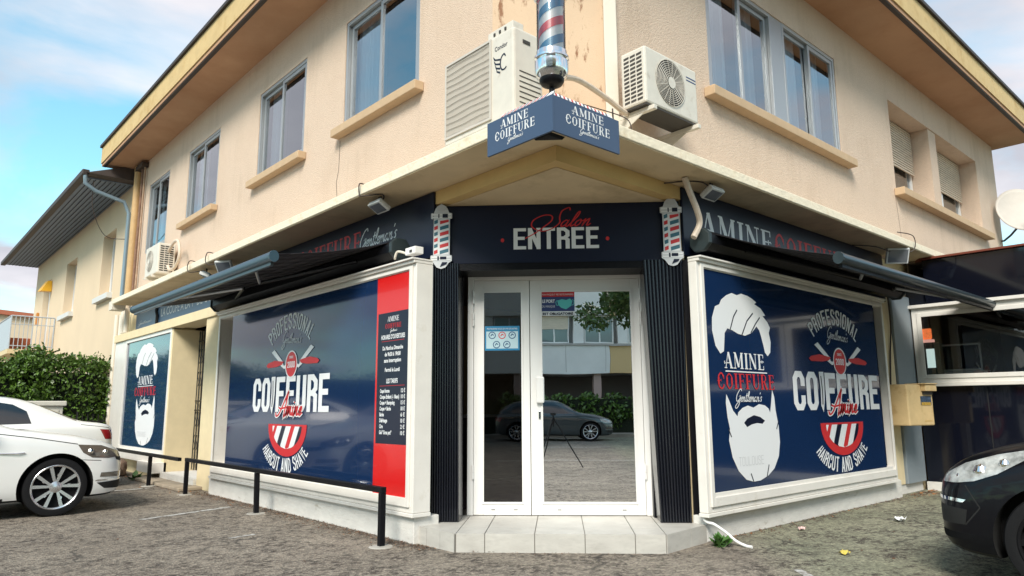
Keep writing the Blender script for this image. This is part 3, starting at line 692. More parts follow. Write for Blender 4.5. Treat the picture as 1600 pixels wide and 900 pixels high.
for u in (-.802, .897):
    for v in (.5, 2.02, 2.25):
        mb = MB(); c = F.p(u, v, .04); mb.tube([c, c+Vector((0, 0, .065))], .011, 10); mb.tube([c+Vector((0, 0, .07)), c+Vector((0, 0, .135))], .011, 10); mb.build('hinge', PVC, ED)
mb = MB()
for u in (-.62, -.40, .03, .66): F.box(mb, u, u+.04, .205, .212, .0222, .024)
mb.build('drain_slot', BLACKM, ED)

# ---- shop interior seen through the glass
mb = MB(); mb.box((4.9, 5.9, .10), (9.5, 10.5, .14)); part(mb, 'interior_floor', mat('shop_floor', (.10, .075, .10), .25))
mb = MB(); mb.box((4.3, 10.0, .14), (9.5, 10.05, 3.1)); mb.box((9.45, 4.3, .14), (9.5, 10.0, 3.1)); part(mb, 'interior_wall', mat('shop_wall', (.30, .24, .12), .8))
mb = MB(); mb.box((4.05, 5.78, 3.0), (9.5, 10.5, 3.04)); mb.box((5.9, 4.3, 3.0), (9.5, 5.76, 3.04)); part(mb, 'interior_ceiling', mat('shop_ceiling', (.08, .07, .06), .8))

# ---- right hand display window
def display(F, u0, u1, v0, v1, g, dfront, dback, name_gr, side='r'):
    f = MB(); F.frame(f, u0, u1, v0, v1, .09, dback, dfront, wb=.17, wt=.06)
    gl0, gl1, gv0, gv1 = g
    o = part(f, 'display_window', WHITE, bevel=.006)
    f = MB(); F.frame(f, u0+.05, u1-.05, v0+.05, v1-.02, .05, dfront, dfront+.018, wb=.08, wt=.03); f.build('frame_trim', WHITE, o, bevel=.004)
    f = MB(); F.box(f, u0-.01, u1+.01, v0-.035, v0-.002, dback, dfront+.012); f.build('sill', WHITE, o, bevel=.004)
    f = MB(); F.box(f, u0, u1, v1+.002, v1+.03, dback, dfront+.03); F.box(f, u0-.004, u1+.004, v1+.032, v1+.05, dback, dfront+.055); f.build('cornice', WHITE, o, bevel=.004)
    p = MB(); F.quad(p, gl0, gl1, gv0, gv1, dfront-.002); pane = p.build('pane', NAVY, o, recalc=False)
    return o
DR = display(FR_, 5.63, 9.97, .26, 2.545, (5.715, 9.64, .36, 2.49), .21, .12, 'r')
DL = display(FL, -10.6, -5.47, .27, 2.545, (-10.05, -5.56, .36, 2.49), .31, .12, 'l')

def logo(F, cx, cz, sx, d, parent):
    """PROFESSIONAL / razors / badge / COIFFURE / half disc / HAIRCUT AND SHAVE, about 2.3 wide"""
    k = sx
    fl = Flat()
    w, wd = heavy('COiFFURE', .44, .155, .06)
    fl.add(w, fit(w, wd, cx-1.13*k, cx+1.10*k, cz-.21, .42), 0)
    t, td = heavy('PROFESSIONAL', .42, .12, .12)
    fl.add(t, arcmap(td, cx-.01, cz+.28, .73*k, rad(139), rad(41), .19, ry=.50), 4)
    t, td = heavy('HAIRCUT AND SHAVE', .42, .125, .09)
    fl.add(t, arcmap(td, cx-.04, cz-.50, .73*k, math.pi*1.13, math.pi*1.87, .17, ry=.415, inward=True), 0)
    # half disc
    n = 20; R, Rz_ = .50*k, .31; x0 = cx-.0; z0 = cz-.37
    half = [(x0+R*math.cos(math.pi+math.pi*i/n), z0+Rz_*math.sin(math.pi+math.pi*i/n)) for i in range(n+1)]
    fl.poly([(x0-R*1.12, z0+.015)]+[(x0+(a-x0)*1.12, z0+(b-z0)*1.15) for a, b in half]+[(x0+R*1.12, z0+.015)], 1)
    hx = lambda z, a=.86, b=.86: R*a*math.sqrt(max(0, 1-((z0-z)/(Rz_*b))**2))
    def band(o0, o1, mi):
        m_ = 14
        for q in range(m_):
            za, zb = z0-.006-Rz_*.85*q/m_, z0-.006-Rz_*.85*(q+1)/m_; pts = []
            for z in (za, zb):
                w_ = hx(z); sh = -.62*k*(z0-z); pts.append((max(-w_, min(w_, o0*k+sh)), max(-w_, min(w_, o1*k+sh)), z))
            if pts[0][1]-pts[0][0] > .002 or pts[1][1]-pts[1][0] > .002:
                fl.polys.append(([(x0+pts[0][0], pts[0][2]), (x0+pts[0][1], pts[0][2]), (x0+pts[1][1], pts[1][2]), (x0+pts[1][0], pts[1][2])], mi))
        fl.polys.append('L')
    fl.polys.append('L')
    for (a, b, mi) in ((-.42, -.36, 0), (-.28, -.14, 0), (-.14, -.02, 2), (-.02, .13, 0), (.13, .24, 1), (.24, .37, 0), (.37, .60, 2)): band(a, b, mi)
    # razors
    for s_ in (-1, 1):
        bx = lambda dx_, dz_: (cx+.05+s_*(dx_*.86+.0)*k, cz+.36+(dz_-.36)*.8)
        fl.poly([bx(.72, .56), bx(.62, .60), bx(.30, .40), bx(.27, .33), bx(.36, .36)], 0)
        fl.polys.append('L'); fl.stroke([bx(.36, .36), bx(.24, .31), bx(.18, .335)], .035, 0)
        fl.poly([bx(.27, .40), bx(.60, .43), bx(.84, .395), bx(.90, .36), bx(.84, .325), bx(.52, .33), bx(.32, .355)], 1)
    # badge
    el = lambda a, b: [(cx+.05+a*math.cos(2*math.pi*i/28), cz+.35+b*math.sin(2*math.pi*i/28)) for i in range(28)]
    fl.poly(el(.175*k, .165), 0); fl.poly(el(.155*k, .148), 1)
    yz, yw = heavy('2000', .44, .14, .08); fl.add(yz, fit(yz, yw, cx-.06*k, cx+.16*k, cz+.31, .075), 0)
    yz, yw = heavy('SINCE', .44, .14, .08); fl.add(yz, fit(yz, yw, cx-.01*k, cx+.11*k, cz+.42, .03), 0)
    # razor standing in for the I
    xi = cx-.463*k
    fl.poly([(xi-.05, cz+.21), (xi+.05, cz+.21), (xi+.05, cz+.05), (xi+.035, cz-.10), (xi-.005, cz-.22), (xi-.045, cz-.16), (xi-.03, cz+.02)], 4)
    fl.polys.append('L'); fl.stroke([(xi-.05, cz+.21), (xi+.05, cz+.21), (xi+.05, cz+.05), (xi+.035, cz-.10), (xi-.005, cz-.22), (xi-.045, cz-.16), (xi-.03, cz+.02), (xi-.05, cz+.21)], .014, 0)
    fl.stroke([(xi-.012, cz+.17), (xi+.005, cz), (xi-.01, cz-.15)], .024, 5)
    # scripts
    s_, sw = script("Gentlemen's".replace('men', 'man') if False else "Gentleman's", .13); 
    fl.add(s_, fit(s_, sw, cx-.24*k, cx+.30*k, cz+.62, .058, dv=-.03), 3)
    s_, sw = script("Amine", .42); fl.add(s_, fit(s_, sw, cx-.30*k, cx+.40*k, cz-.25, .105, dv=.0), 0)
    s_, sw = script("Amine", .20); fl.add(s_, fit(s_, sw, cx-.30*k, cx+.40*k, cz-.25, .105, dv=.0), 1)
    return fl.build('logo_print', [WPRINT, REDP, NAVYS, GPRINT, mat('pale_print', (.66, .67, .68), .5), NAVYS], F, d, parent)
logo(FR_, 8.47, 1.36, 1.0, .2115, DR)
logo(FL, -8.13, 1.37, .93, .3115, DL)

HAIR = [(100,298),(85,270),(76,215),(78,170),(90,130),(105,122),(112,105),(130,88),(150,78),(168,85),(185,78),(208,85),(225,95),(240,108),(232,115),(255,130),(268,150),(272,158),(262,160),(280,185),(288,205),(282,225),(287,260),(283,300),(272,314),(262,300),(258,275),(250,235),(245,215),(235,200),(215,225),(190,235),(165,228),(145,215),(128,208),(118,225),(115,260),(112,290)]
BEARD = [(112,440),(120,462),(132,500),(146,522),(150,508),(165,495),(185,489),(205,499),(226,489),(248,496),(262,510),(267,526),(273,490),(280,442),(287,470),(289,520),(297,580),(298,640),(290,690),(270,730),(245,750),(215,760),(190,758),(165,745),(140,710),(122,660),(113,600),(118,560),(112,520),(109,470)]
def beard_logo(F, u0, u1, v0, v1, d, parent, serif=True):
    """hair, name and beard; unit box from the print itself"""
    f = lambda x, y: (u0+(u1-u0)*(x-76)/222, v1-(v1-v0)*(y+ (x-182)*-.12 -78)/690)
    fl = Flat()
    fl.poly([f(*p) for p in HAIR], 0); fl.poly([f(*p) for p in BEARD], 0)
    fl.poly([f(*p) for p in [(168,548),(180,535),(205,526),(228,536),(245,552),(235,562),(215,556),(195,558),(178,565)]], 2)
    fl.polys.append('L')
    for c in ([(166,140),(152,165),(138,212)], [(224,150),(200,180),(178,234)], [(250,165),(232,190),(212,225)], [(182,728),(190,758)], [(250,712),(240,752)], [(113,560),(122,590)], [(298,560),(288,590)]):
        fl.stroke([f(*p) for p in c], .016, 2)
    W_ = u1-u0
    t, tw = western('AMINE'); fl.add(t, fit(t, tw, u0+.16*W_, u0+.80*W_, v1-.405*(v1-v0), .085*(v1-v0)), 0)
    fl.stroke([(u0+.17*W_, v1-.42*(v1-v0)), (u0+.85*W_, v1-.42*(v1-v0))], .012, 0)
    t, tw = western('COIFFURE'); fl.add(t, fit(t, tw, u0+.04*W_, u0+.96*W_, v1-.51*(v1-v0), .08*(v1-v0)), 1)
    s_, sw = script("Gentleman's", .16); fl.add(s_, fit(s_, sw, u0+.30*W_, u0+.72*W_, v1-.575*(v1-v0), .026*(v1-v0), dv=.0), 0)
    t, tw = heavy('TOULOUSE', .42, .06, .10); fl.add(t, fit(t, tw, u0+.30*W_, u0+.70*W_, v1-.90*(v1-v0), .045*(v1-v0)), 3)
    return fl.build('beard_print', [WPRINT, REDP, NAVYS, GPRINT], F, d, parent)
beard_logo(FR_, 5.84, 6.98, .45, 2.31, .2115, DR)

# ---- red panel and price board on the left display window
mb = MB(); FL.quad(mb, -6.16, -5.562, .362, 2.488, .3105); mb.build('red_panel', RED, DL, recalc=False)
PB = MB(); FL.box(PB, -6.125, -5.575, .865, 2.12, .311, .314); pb = PB.build('price_board', NAVYS, DL)
TX = [("HORAIRES D'OUVERTURES", 1.86, .048, .42), ('Du Mardi au Dimanche', 1.755, .042, .36), ('de 9h30 à 19h00', 1.695, .042, .28), ('sans interruption', 1.635, .042, .30), ('Fermé le Lundi', 1.545, .042, .26), ('LES TARIFS', 1.435, .048, .20)]
def merged_text(items, F, d, m, name, parent):
    mb = MB()
    for (body, u, v, size, width, al, bold) in items:
        o = text_obj(body, F, u, v, size, d, m, None, 'tmp', al, bold=bold, width=width)
        i0 = len(mb.v); mb.v += [tuple(q.co) for q in o.data.vertices]; mb.f += [[i0+i for i in p.vertices] for p in o.data.polygons]; mb.m += [0]*len(o.data.polygons)
        me = o.data; bpy.data.objects.remove(o); bpy.data.meshes.remove(me)
    return mb.build(name, m, parent, recalc=False)
it = [(t, -5.85, v, s*1.25, w, 'CENTER', .0016) for (t, v, s, w) in TX]
PR = [('Coupe Homme', '12 €'), ('Coupe Enfant (- 10ans)', '10 €'), ('Coupe + Shampoing', '15 €'), ('Coupe + Barbe', '18 €'), ('Barbe', '6 €'), ('Défrisage', '10 €'), ('Cire', '2 €'), ('Gel "Gros pot"', '10 €')]
for i, (a, b) in enumerate(PR):
    v = 1.345-i*.056; it.append((a, -6.06, v, .050, len(a)*.0155, 'LEFT', .0018)); it.append((b, -5.62, v, .050, .07, 'RIGHT', .0018))
merged_text(it, FL, .3150, WPRINT, 'lettering', pb)
fl = Flat(); t, tw = western('AMINE'); fl.add(t, fit(t, tw, -5.95, -5.75, 2.03, .05), 0); t, tw = western('COIFFURE'); fl.add(t, fit(t, tw, -5.99, -5.71, 1.965, .045), 1)
s_, sw = script("Gentleman's", .2); fl.add(s_, fit(s_, sw, -5.90, -5.78, 1.93, .012), 0)
fl.stroke([(-6.05, 1.84), (-5.65, 1.84)], .004, 1); fl.stroke([(-6.07, 1.41), (-5.63, 1.41)], .004, 1)
fl.build('heading_print', [WPRINT, REDP], FL, .3150, pb)

# ---- far left display bay with the gate
f = MB(); FL.box(f, -17.3, -16.4, .0, 2.62, -.01, .15); part(f, 'pilaster', WHITE, bevel=.006)
f = MB(); FL.box(f, -16.4, -13.43, .0, .44, -.01, .10); part(f, 'base', CREAM)
f = MB(); FL.box(f, -13.42, -13.3, .12, 2.6, -.4, .15); part(f, 'door_jamb', CREAM, bevel=.006)
f = MB(); FL.box(f, -11.58, -10.75, 0, 2.615, -.3, .16); part(f, 'pilaster', CREAM, bevel=.006)
f = MB(); FL.box(f, -17.3, -10.74, 2.622, 2.78, -.005, .19); part(f, 'beam', CREAM, bevel=.006)
f = MB(); FL.frame(f, -16.42, -13.35, .42, 2.62, .07, .11, .16); fd = part(f, 'display_window', WHITE, bevel=.005)
p = MB(); FL.quad(p, -16.35, -13.42, .49, 2.55, .13); p.build('pane', mat('blue_vinyl_pane', (.016, .052, .115), .12, coat=.6), fd, recalc=False)
beard_logo(FL, -15.62, -14.10, .50, 2.46, .132, fd)
f = MB(); FL.box(f, -16.3, -13.45, .28, .42, .1, .3); FL.box(f, -14.2, -13.3, .12, .30, .1, .34); part(f, 'flower_box', WHITE, bevel=.006)
f = MB(); FL.box(f, -13.29, -11.59, 0, .14, -.38, .2); part(f, 'step', BASEM)
gt = MB(); FL.box(gt, -13.29, -11.3, .142, 2.62, -.42, -.405); gate = part(gt, 'gate_door', mat('gate_back', (.06, .05, .04), .5))
gi = MB()
for i in range(16):
    u = -13.26+i*.12; c0 = FL.p(u, .16, -.30); gi.tube([c0, c0+Vector((0, 0, 2.42))], .009, 6)
for v in (.3, 1.18, 1.34, 2.4): gi.tube([FL.p(-13.28, v, -.30), FL.p(-11.6, v, -.30)], .014, 6)
for i in range(14):
    for v0 in (.5, .9, 1.6, 2.0):
        u = -13.20+i*.12; pts = [FL.p(u+.035*math.sin(t*.7), v0+t*.028, -.298) for t in range(10)]; gi.tube(pts, .006, 5)
gi.build('wrought_iron_gate', IRON, gate)
# ================================================================== SIGNS
def board(name, label, cat, F, u0, u1, v0, v1, d0, d1, m, group=None, bevel=.004):
    c = F.p((u0+u1)/2, v0, d1)
    t = thing(name, label, cat, c, 0, group); mb = MB(); F.box(mb, u0, u1, v0, v1, d0, d1); mb.build('panel', m, t, bevel=bevel); return t
s1 = board('header_sign', 'dark navy sign band over the left display window, lettering half hidden by the awning', 'sign', FL, -10.7, -5.60, 2.66, 3.325, 0.002, .035, NAVYS)
fl = Flat()
t, tw = western('AMINE'); fl.add(t, fit(t, tw, -9.9, -8.75, 2.93, .26), 0)
t, tw = western('COIFFURE'); fl.add(t, fit(t, tw, -8.6, -7.02, 2.93, .26), 1)
s_, sw = script("Gentleman's", .15); fl.add(s_, fit(s_, sw, -7.05, -6.28, 2.98, .085), 0)
fl.build('lettering', [WPRINT, REDP], FL, .036, s1)
s2 = board('header_sign', 'dark navy sign band over the right display window starting with white serif letters', 'sign', FR_, 5.72, 10.6, 2.64, 3.325, .002, .03, NAVYS)
fl = Flat(); t, tw = western('AMINE'); fl.add(t, fit(t, tw, 6.02, 7.42, 2.87, .28), 0)
t, tw = western('COIFFURE'); fl.add(t, fit(t, tw, 7.50, 9.5, 2.87, .28), 1)
s_, sw = script("Gentleman's", .15); fl.add(s_, fit(s_, sw, 9.55, 10.4, 2.93, .08), 0)
fl.build('lettering', [WPRINT, REDP], FR_, .031, s2)
Fh = FC(9.66)
s3 = board('entrance_sign', 'navy entrance sign above the door reading ENTREE with red script and two red dots', 'sign', Fh, -1.165, 1.265, 2.60, 3.192, -.05, .0, NAVYS)
fl = Flat(); t, tw = heavy('ENTREE', .46, .15, .07); fl.add(t, fit(t, tw, -.365, .475, 2.735, .215), 0)
s_, sw = script("Salon", .13, .4); fl.add(s_, fit(s_, sw, -.10, .38, 2.945, .072, dv=.02), 1)
for u in (-.475, .56): fl.poly([(u+.018*math.cos(a*math.pi/8), 2.83+.02*math.sin(a*math.pi/8)) for a in range(16)], 1)
fl.build('lettering', [WPRINT, REDP], Fh, .0015, s3)
s4 = board('header_sign', 'small blue sign band above the iron gate with white outlined lettering', 'sign', FL, -16.3, -11.0, 2.80, 3.31, .002, .03, BLUEH)
merged_text([('LA COUPE A LA T  DE COU', -13.1, 2.95, .22, 2.9, 'CENTER', .0)], FL, .0315, GPRINT, 'lettering', s4)
s_, sw = script("Gentleman's", .15); fl = Flat(); fl.add(s_, fit(s_, sw, -16.1, -15.2, 2.92, .03), 0); fl.build('script_lettering', GPRINT, FL, .0315, s4)
mb = MB(); mb.tube([FL.p(-14.75, 3.3, .05), FL.p(-14.8, 3.08, .05), FL.p(-14.72, 2.98, .05), FL.p(-14.74, 2.80, .05)], .03, 8); mb.build('conduit', BLACKM, s4)

# corner board on the canopy nose
CB = thing('corner_sign', 'blue grey corner board folded round the canopy nose with white lettering and striped top edge', 'sign', (3.44, 3.42, 3.16))
FcL = Fr((3.442, 0, 0), (0, -1, 0), (-1, 0, 0)); FcR = Fr((0, 3.405, 0), (1, 0, 0), (0, -1, 0))
mb = MB(); FcL.box(mb, -4.135, -3.401, 3.16, 3.435, -.018, 0); mb.build('board', BOARD, CB)
mb = MB(); FcR.box(mb, 3.464, 4.19, 3.16, 3.435, -.018, 0); mb.build('board', BOARD, CB)
for F, a, b, nm in ((FcL, -4.02, -3.60, 0), (FcR, 3.60, 4.06, 1)):
    fl = Flat(); t, tw = western('AMINE'); fl.add(t, fit(t, tw, a+.05, b-.06, 3.345, .068), 0)
    t, tw = western('COIFFURE'); fl.add(t, fit(t, tw, a-.02, b+.01, 3.258, .070), 0)
    s_, sw = script("Gentleman's", .18); fl.add(s_, fit(s_, sw, a+.13, b-.12, 3.218, .017), 0)
    fl.build('lettering', WPRINT, F, .0012, CB)
for F, a, b in ((FcL, -3.98, -3.41), (FcR, 3.47, 4.12)):
    mb = MB(); n = 14
    mb.hexa([F.p(a, 3.437, 0), F.p(b, 3.437, 0), F.p(b, 3.437, -.006), F.p(a, 3.437, -.006)], [F.p(a, 3.475, -.03), F.p(b, 3.475, -.03), F.p(b, 3.475, -.036), F.p(a, 3.475, -.036)], 0)
    for i in range(n):
        u = a+.01+(b-a-.05)*i/n; w_ = .018; mb.face([F.p(u, 3.438, .0015), F.p(u+w_, 3.438, .0015), F.p(u+w_+.02, 3.474, -.0285), F.p(u+.02, 3.474, -.0285)], 1+i % 2)
    mb.build('striped_edge', [WPRINT, REDP, BOARD], CB, recalc=False)
mb = MB(); mb.hexa([(3.48, 3.48, 3.155), (3.48, 3.62, 3.155), (3.62, 3.48, 3.155)], [(3.47, 3.47, 3.18), (3.47, 3.64, 3.18), (3.64, 3.47, 3.18)]); mb.build('bracket', BLACKM, CB)

# large barber pole on top of the nose
def stripes_cyl(mb, c, r, z0, z1, n=48, rows=44, turns=1.35, lean=1):
    for j in range(rows):
        a, b = z0+(z1-z0)*j/rows, z0+(z1-z0)*(j+1)/rows
        for i in range(n):
            t0, t1 = 2*math.pi*i/n, 2*math.pi*(i+1)/n
            ph = ((i+.5)/n*2+lean*((a+b)/2-z0)/(z1-z0)*turns*2) % 2
            k = (ph % 2)
            mi = 0
            if k < .42: mi = 1
            elif 1.0 <= k < 1.42: mi = 2
            sk = lambda t, z: (c[0]+r*math.cos(t), c[1]+r*math.sin(t), z)
            mb.face([sk(t0, a), sk(t1, a), sk(t1, b), sk(t0, b)], mi)
PW = mat('pole_white_plastic', (.88, .88, .88), .3); PR_ = mat('pole_red_plastic', (.72, .03, .04), .3); PBL = mat('pole_blue_plastic', (.04, .22, .42), .3)
BP = thing('barber_pole', 'large chrome capped barber pole with red white and blue spiral standing on the canopy corner', 'barber pole', (3.62, 3.58, 3.44))
c = (3.62, 3.58, 0)
# helix drawn as skewed bands
mb = MB(); n = 56; r = .098; z0, z1 = 3.86, 4.40
mb.lathe((c[0], c[1], 0), [(r-.004, z0), (r-.004, z1)], 48); 
for s_i, mi in ((0, 1), (.5, 2)):
    for w_ in range(-1, 2):
        for i in range(n):
            t0, t1 = i/n, (i+1)/n; P_ = .30; hgt = .072
            za, zb = z0+(t0+s_i+w_)*P_*1.0, z0+(t1+s_i+w_)*P_*1.0
            lo0, hi0, lo1, hi1 = max(z0, min(z1, za)), max(z0, min(z1, za+hgt)), max(z0, min(z1, zb)), max(z0, min(z1, zb+hgt))
            if hi0-lo0 < 1e-4 and hi1-lo1 < 1e-4: continue
            k = lambda t, z: (c[0]+r*math.cos(2*math.pi*t), c[1]+r*math.sin(2*math.pi*t), z)
            mb.face([k(t0, lo0), k(t1, lo1), k(t1, hi1), k(t0, hi0)], mi)
mb.build('striped_cylinder', [PW, PR_, PBL], BP, smooth=False, recalc=False)
mb = MB(); mb.lathe((c[0], c[1], 0), [(.112, z0), (.112, z1)], 40); mb.v = mb.v; mb.f = mb.f[:-2]; mb.m = mb.m[:-2]
mb.build('glass_tube', glass('pole_glass', .06), BP, smooth=True)
mb = MB(); mb.lathe((c[0], c[1], 0), [(.09, 3.665), (.118, 3.69), (.13, 3.73), (.132, 3.80), (.118, 3.81), (.135, 3.822), (.135, 3.84), (.122, 3.85), (.12, 3.885), (.113, 3.89)], 40); mb.build('lower_cap', CHROME, BP, smooth=True)
mb = MB(); mb.lathe((c[0], c[1], 0), [(.03, 3.60), (.05, 3.61), (.08, 3.625), (.095, 3.65), (.095, 3.68)], 40); mb.build('black_foot', BLACK, BP, smooth=True)
mb = MB(); mb.lathe((c[0], c[1], 0), [(.022, 3.44), (.022, 3.61)], 16); mb.box((3.58, 3.54, 3.441), (3.66, 3.62, 3.452)); mb.build('stem', BLACK, BP)
mb = MB(); mb.lathe((c[0], c[1], 0), [(.113, 4.33), (.132, 4.34), (.135, 4.37), (.122, 4.38), (.13, 4.40), (.125, 4.46), (.09, 4.53), (.04, 4.56), (.03, 4.60), (.05, 4.63), (.05, 4.66), (.0, 4.69)], 40); mb.build('upper_cap', CHROME, BP, smooth=True)

# flat barber pole cut-outs beside the door
def flat_pole(u, z0, z1, F, label):
    t = thing('barber_pole_sign', label, 'barber pole sign', F.p(u, z0, .02), 0, 'flat barber pole cut-outs beside the entrance'); w = .105; H = z1-z0; fl = MB()
    pts = [(-w*.55, .93), (0, 1.0), (w*.55, .93), (w*.72, .86), (w, .85), (w, .77), (w*.8, .76), (w*.8, .21), (w, .20), (w, .12), (w*.72, .09), (w*.4, .02), (0, 0), (-w*.4, .02), (-w*.72, .09), (-w, .12), (-w, .20), (-w*.8, .21), (-w*.8, .76), (-w, .77), (-w, .85), (-w*.72, .86)]
    fl.hexa([F.p(u+a, z0+b*H, .018) for a, b in pts], [F.p(u+a, z0+b*H, .022) for a, b in pts]); fl.build('plate', mat('grey_plate', (.55, .57, .59), .4), t)
    f = Flat(); ww = w*.68
    f.poly([(u-ww, z0+.22*H), (u+ww, z0+.22*H), (u+ww, z0+.75*H), (u-ww, z0+.75*H)], 0)
    for i in range(6):
        b = .22+i*.092; a0, a1 = z0+b*H, z0+(b+.055)*H
        f.poly([(u-ww*.2, a0), (u+ww, a0+.035*H), (u+ww, min(z0+.75*H, a1+.035*H)), (u-ww*.2, a1)], 1+(i+1) % 2)
        f.poly([(u-ww, a0-.0*H), (u-ww*.5, a0+.02*H), (u-ww*.5, a1+.02*H), (u-ww, a1)], 2-(i+1) % 2)
    for (a, b, c_, d_) in ((-.9, .775, .9, .80), (-.9, .815, .9, .845), (-.9, .13, .9, .15), (-.9, .165, .9, .19)): f.poly([(u+a*w, z0+b*H), (u+c_*w, z0+b*H), (u+c_*w, z0+d_*H), (u+a*w, z0+d_*H)], 0)
    for (x0, x1, y0, y1) in ((-.35, -.2, .13, .19), (-.1, .5, .14, .185), (-.3, -.2, .78, .84), (.1, .6, .78, .84)): f.poly([(u+x0*w, z0+y0*H), (u+x1*w, z0+y0*H), (u+x1*w, z0+y1*H), (u+x0*w, z0+y1*H)], 3)
    f.poly([(u+.5*w*math.cos(k*.5), z0+.93*H+.05*H*math.sin(k*.5)) for k in range(13)], 4)
    f.poly([(u-.1*w, z0+.03*H), (u+.5*w, z0+.07*H), (u+.6*w, z0+.10*H), (u+.1*w, z0+.10*H)], 3)
    f.build('print', [WPRINT, REDP, mat('teal_print', (.03, .13, .18), .5), NAVYS, mat('lightgrey_print', (.5, .51, .53), .5)], F, .0225, t)
flat_pole(-1.075, 2.54, 3.20, FC(9.60), 'flat barber pole cut-out left of the entrance sign')
flat_pole(1.175, 2.53, 3.22, FC(9.60), 'flat barber pole cut-out right of the entrance sign')

# stickers on the door glass
Fd = FC(10.21)
S_ = thing('mask_notice', 'mask notice sticker reading LE PORT DU MASQUE on the right door pane', 'sticker', Fd.p(.06, 2.12, .014))
mb = MB(); Fd.box(mb, -.105, .236, 2.12, 2.368, .0125, .0145); mb.build('sheet', mat('notice_blue', (.03, .05, .16), .4), S_)
f = Flat(); f.poly([(-.105, 2.315), (.236, 2.315), (.236, 2.368), (-.105, 2.368)], 0); f.poly([(-.105, 2.12), (.236, 2.12), (.236, 2.165), (-.105, 2.165)], 1)
f.poly([(.06, 2.275), (.11, 2.29), (.15, 2.28), (.19, 2.295), (.215, 2.27), (.20, 2.22), (.15, 2.185), (.10, 2.20), (.07, 2.23)], 2)
f.stroke([(.215, 2.285), (.232, 2.27), (.228, 2.235), (.205, 2.225)], .006, 2); f.stroke([(.06, 2.28), (.045, 2.26), (.05, 2.23), (.07, 2.225)], .006, 2)
f.build('print', [REDP, WPRINT, mat('mask_teal', (.10, .50, .48), .5)], Fd, .015, S_)
merged_text([('LE PORT', -.095, 2.255, .045, .13, 'LEFT', .002), ('DU MASQUE', -.095, 2.205, .032, .13, 'LEFT', .0)], Fd, .0165, WPRINT, 'lettering', S_)
merged_text([('EST OBLIGATOIRE', .065, 2.128, .034, .31, 'CENTER', .0016)], Fd, .0165, NAVYS, 'lettering', S_)
merged_text([('MON MASQUE ET MES GESTES BARRIERES', .065, 2.33, .026, .32, 'CENTER', .0)], Fd, .0165, WPRINT, 'lettering', S_)
S_ = thing('hygiene_notice', 'light blue hygiene notice with five round pictograms on the narrow door pane', 'sticker', Fd.p(-.5, 1.77, .014))
mb = MB(); Fd.box(mb, -.685, -.33, 1.77, 2.02, .0125, .0145); mb.build('sheet', mat('notice_cyan', (.02, .20, .38), .4), S_)
f = Flat(); f.poly([(-.67, 1.79), (-.345, 1.79), (-.345, 1.965), (-.67, 1.965)], 0)
for (u, v, mi) in ((-.61, 1.925, 1), (-.508, 1.925, 2), (-.405, 1.925, 1), (-.565, 1.83, 1), (-.46, 1.83, 1)):
    for r_, m_ in ((.038, mi), (.029, 0)): f.poly([(u+r_*math.cos(k*.45), v+r_*math.sin(k*.45)) for k in range(14)], m_)
    f.stroke([(u-.015, v-.008), (u, v+.012), (u+.016, v)], .010, mi)
f.build('print', [mat('pale_blue_print', (.45, .62, .68), .5), mat('deep_blue_print', (.02, .08, .20), .5), REDP], Fd, .015, S_)
merged_text([('PROTEGEONS NOUS LES UNS LES AUTRES', -.508, 1.985, .022, .31, 'CENTER', .0)], Fd, .0155, WPRINT, 'lettering', S_)
# interior furniture behind the glass
t = thing('menu_board', 'dark framed price poster on the back wall inside the shop', 'poster', (5.9, 9.97, 1.2)); mb = MB(); mb.box((5.5, 9.95, 1.15), (6.7, 9.98, 2.2)); mb.build('board', mat('dark_poster', (.04, .015, .015), .5), t)
mb = MB()
for i in range(7): mb.box((5.62, 9.946, 1.3+i*.11), (6.25+.2*(i % 3), 9.949, 1.33+i*.11))
mb.build('lettering', GPRINT, t)
t = thing('reception_counter', 'low dark counter inside the shop behind the narrow door pane', 'counter', (6.0, 8.7, .14)); mb = MB(); mb.box((5.6, 8.3, .14), (7.6, 8.9, 1.05)); mb.build('body', BLACK, t, bevel=.01); mb = MB(); mb.box((5.55, 8.25, 1.052), (7.65, 8.95, 1.09)); mb.build('top', ALU, t)
t = thing('ceiling_lamp', 'round lit ceiling lamp inside the shop seen through the narrow door pane', 'lamp', (5.9, 7.0, 2.9)); mb = MB(); mb.lathe((5.72, 7.05, 0), [(.12, 2.955), (.12, 2.995)], 24); mb.build('diffuser', mat('lit_diffuser', (.9, .9, .9), .5, emit=(1, .97, .9), es=9), t)

# ================================================================== AIR CONDITIONERS
def tri(v): return v
A1 = thing('air_conditioner', 'large white air conditioner with wide wire grille and wing emblem, left of the pole', 'air conditioner', (3.75, 4.45, 3.44))
mb = MB(); x0, x1, y0, y1, z0, z1 = 3.60, 3.93, 3.99, 4.93, 3.50, 4.29
F = Fr((x0, 0, 0), (0, -1, 0), (-1, 0, 0))
mb.box((x0, y0, z0), (x1, y1, z1)); mb.build('casing', ACW, A1, bevel=.02)
g = MB(); F.frame(g, -4.91, -4.265, 3.56, 4.275, .02, .001, .014)
for i in range(12): v = 3.585+i*.0585; g.tube([F.p(-4.89+.61*q/10, v+.004*math.sin(i+q*.9), .010) for q in range(11)], .003, 5)
for i in range(40): u = -4.885+i*.0154; F.box(g, u, u+.003, 3.58, 4.255, .004, .008)
g.build('coil_grille', mat('wire_grille', (.56, .52, .46), .6), A1)
g = MB(); F.quad(g, -4.89, -4.285, 3.58, 4.255, .0015); g.build('coil', mat('coil_fins', (.52, .48, .42), .6), A1, recalc=False)
merged_text([('Condor', -4.225, 4.145, .055, .16, 'LEFT', .0005)], F, .0022, NAVYS, 'lettering', A1)
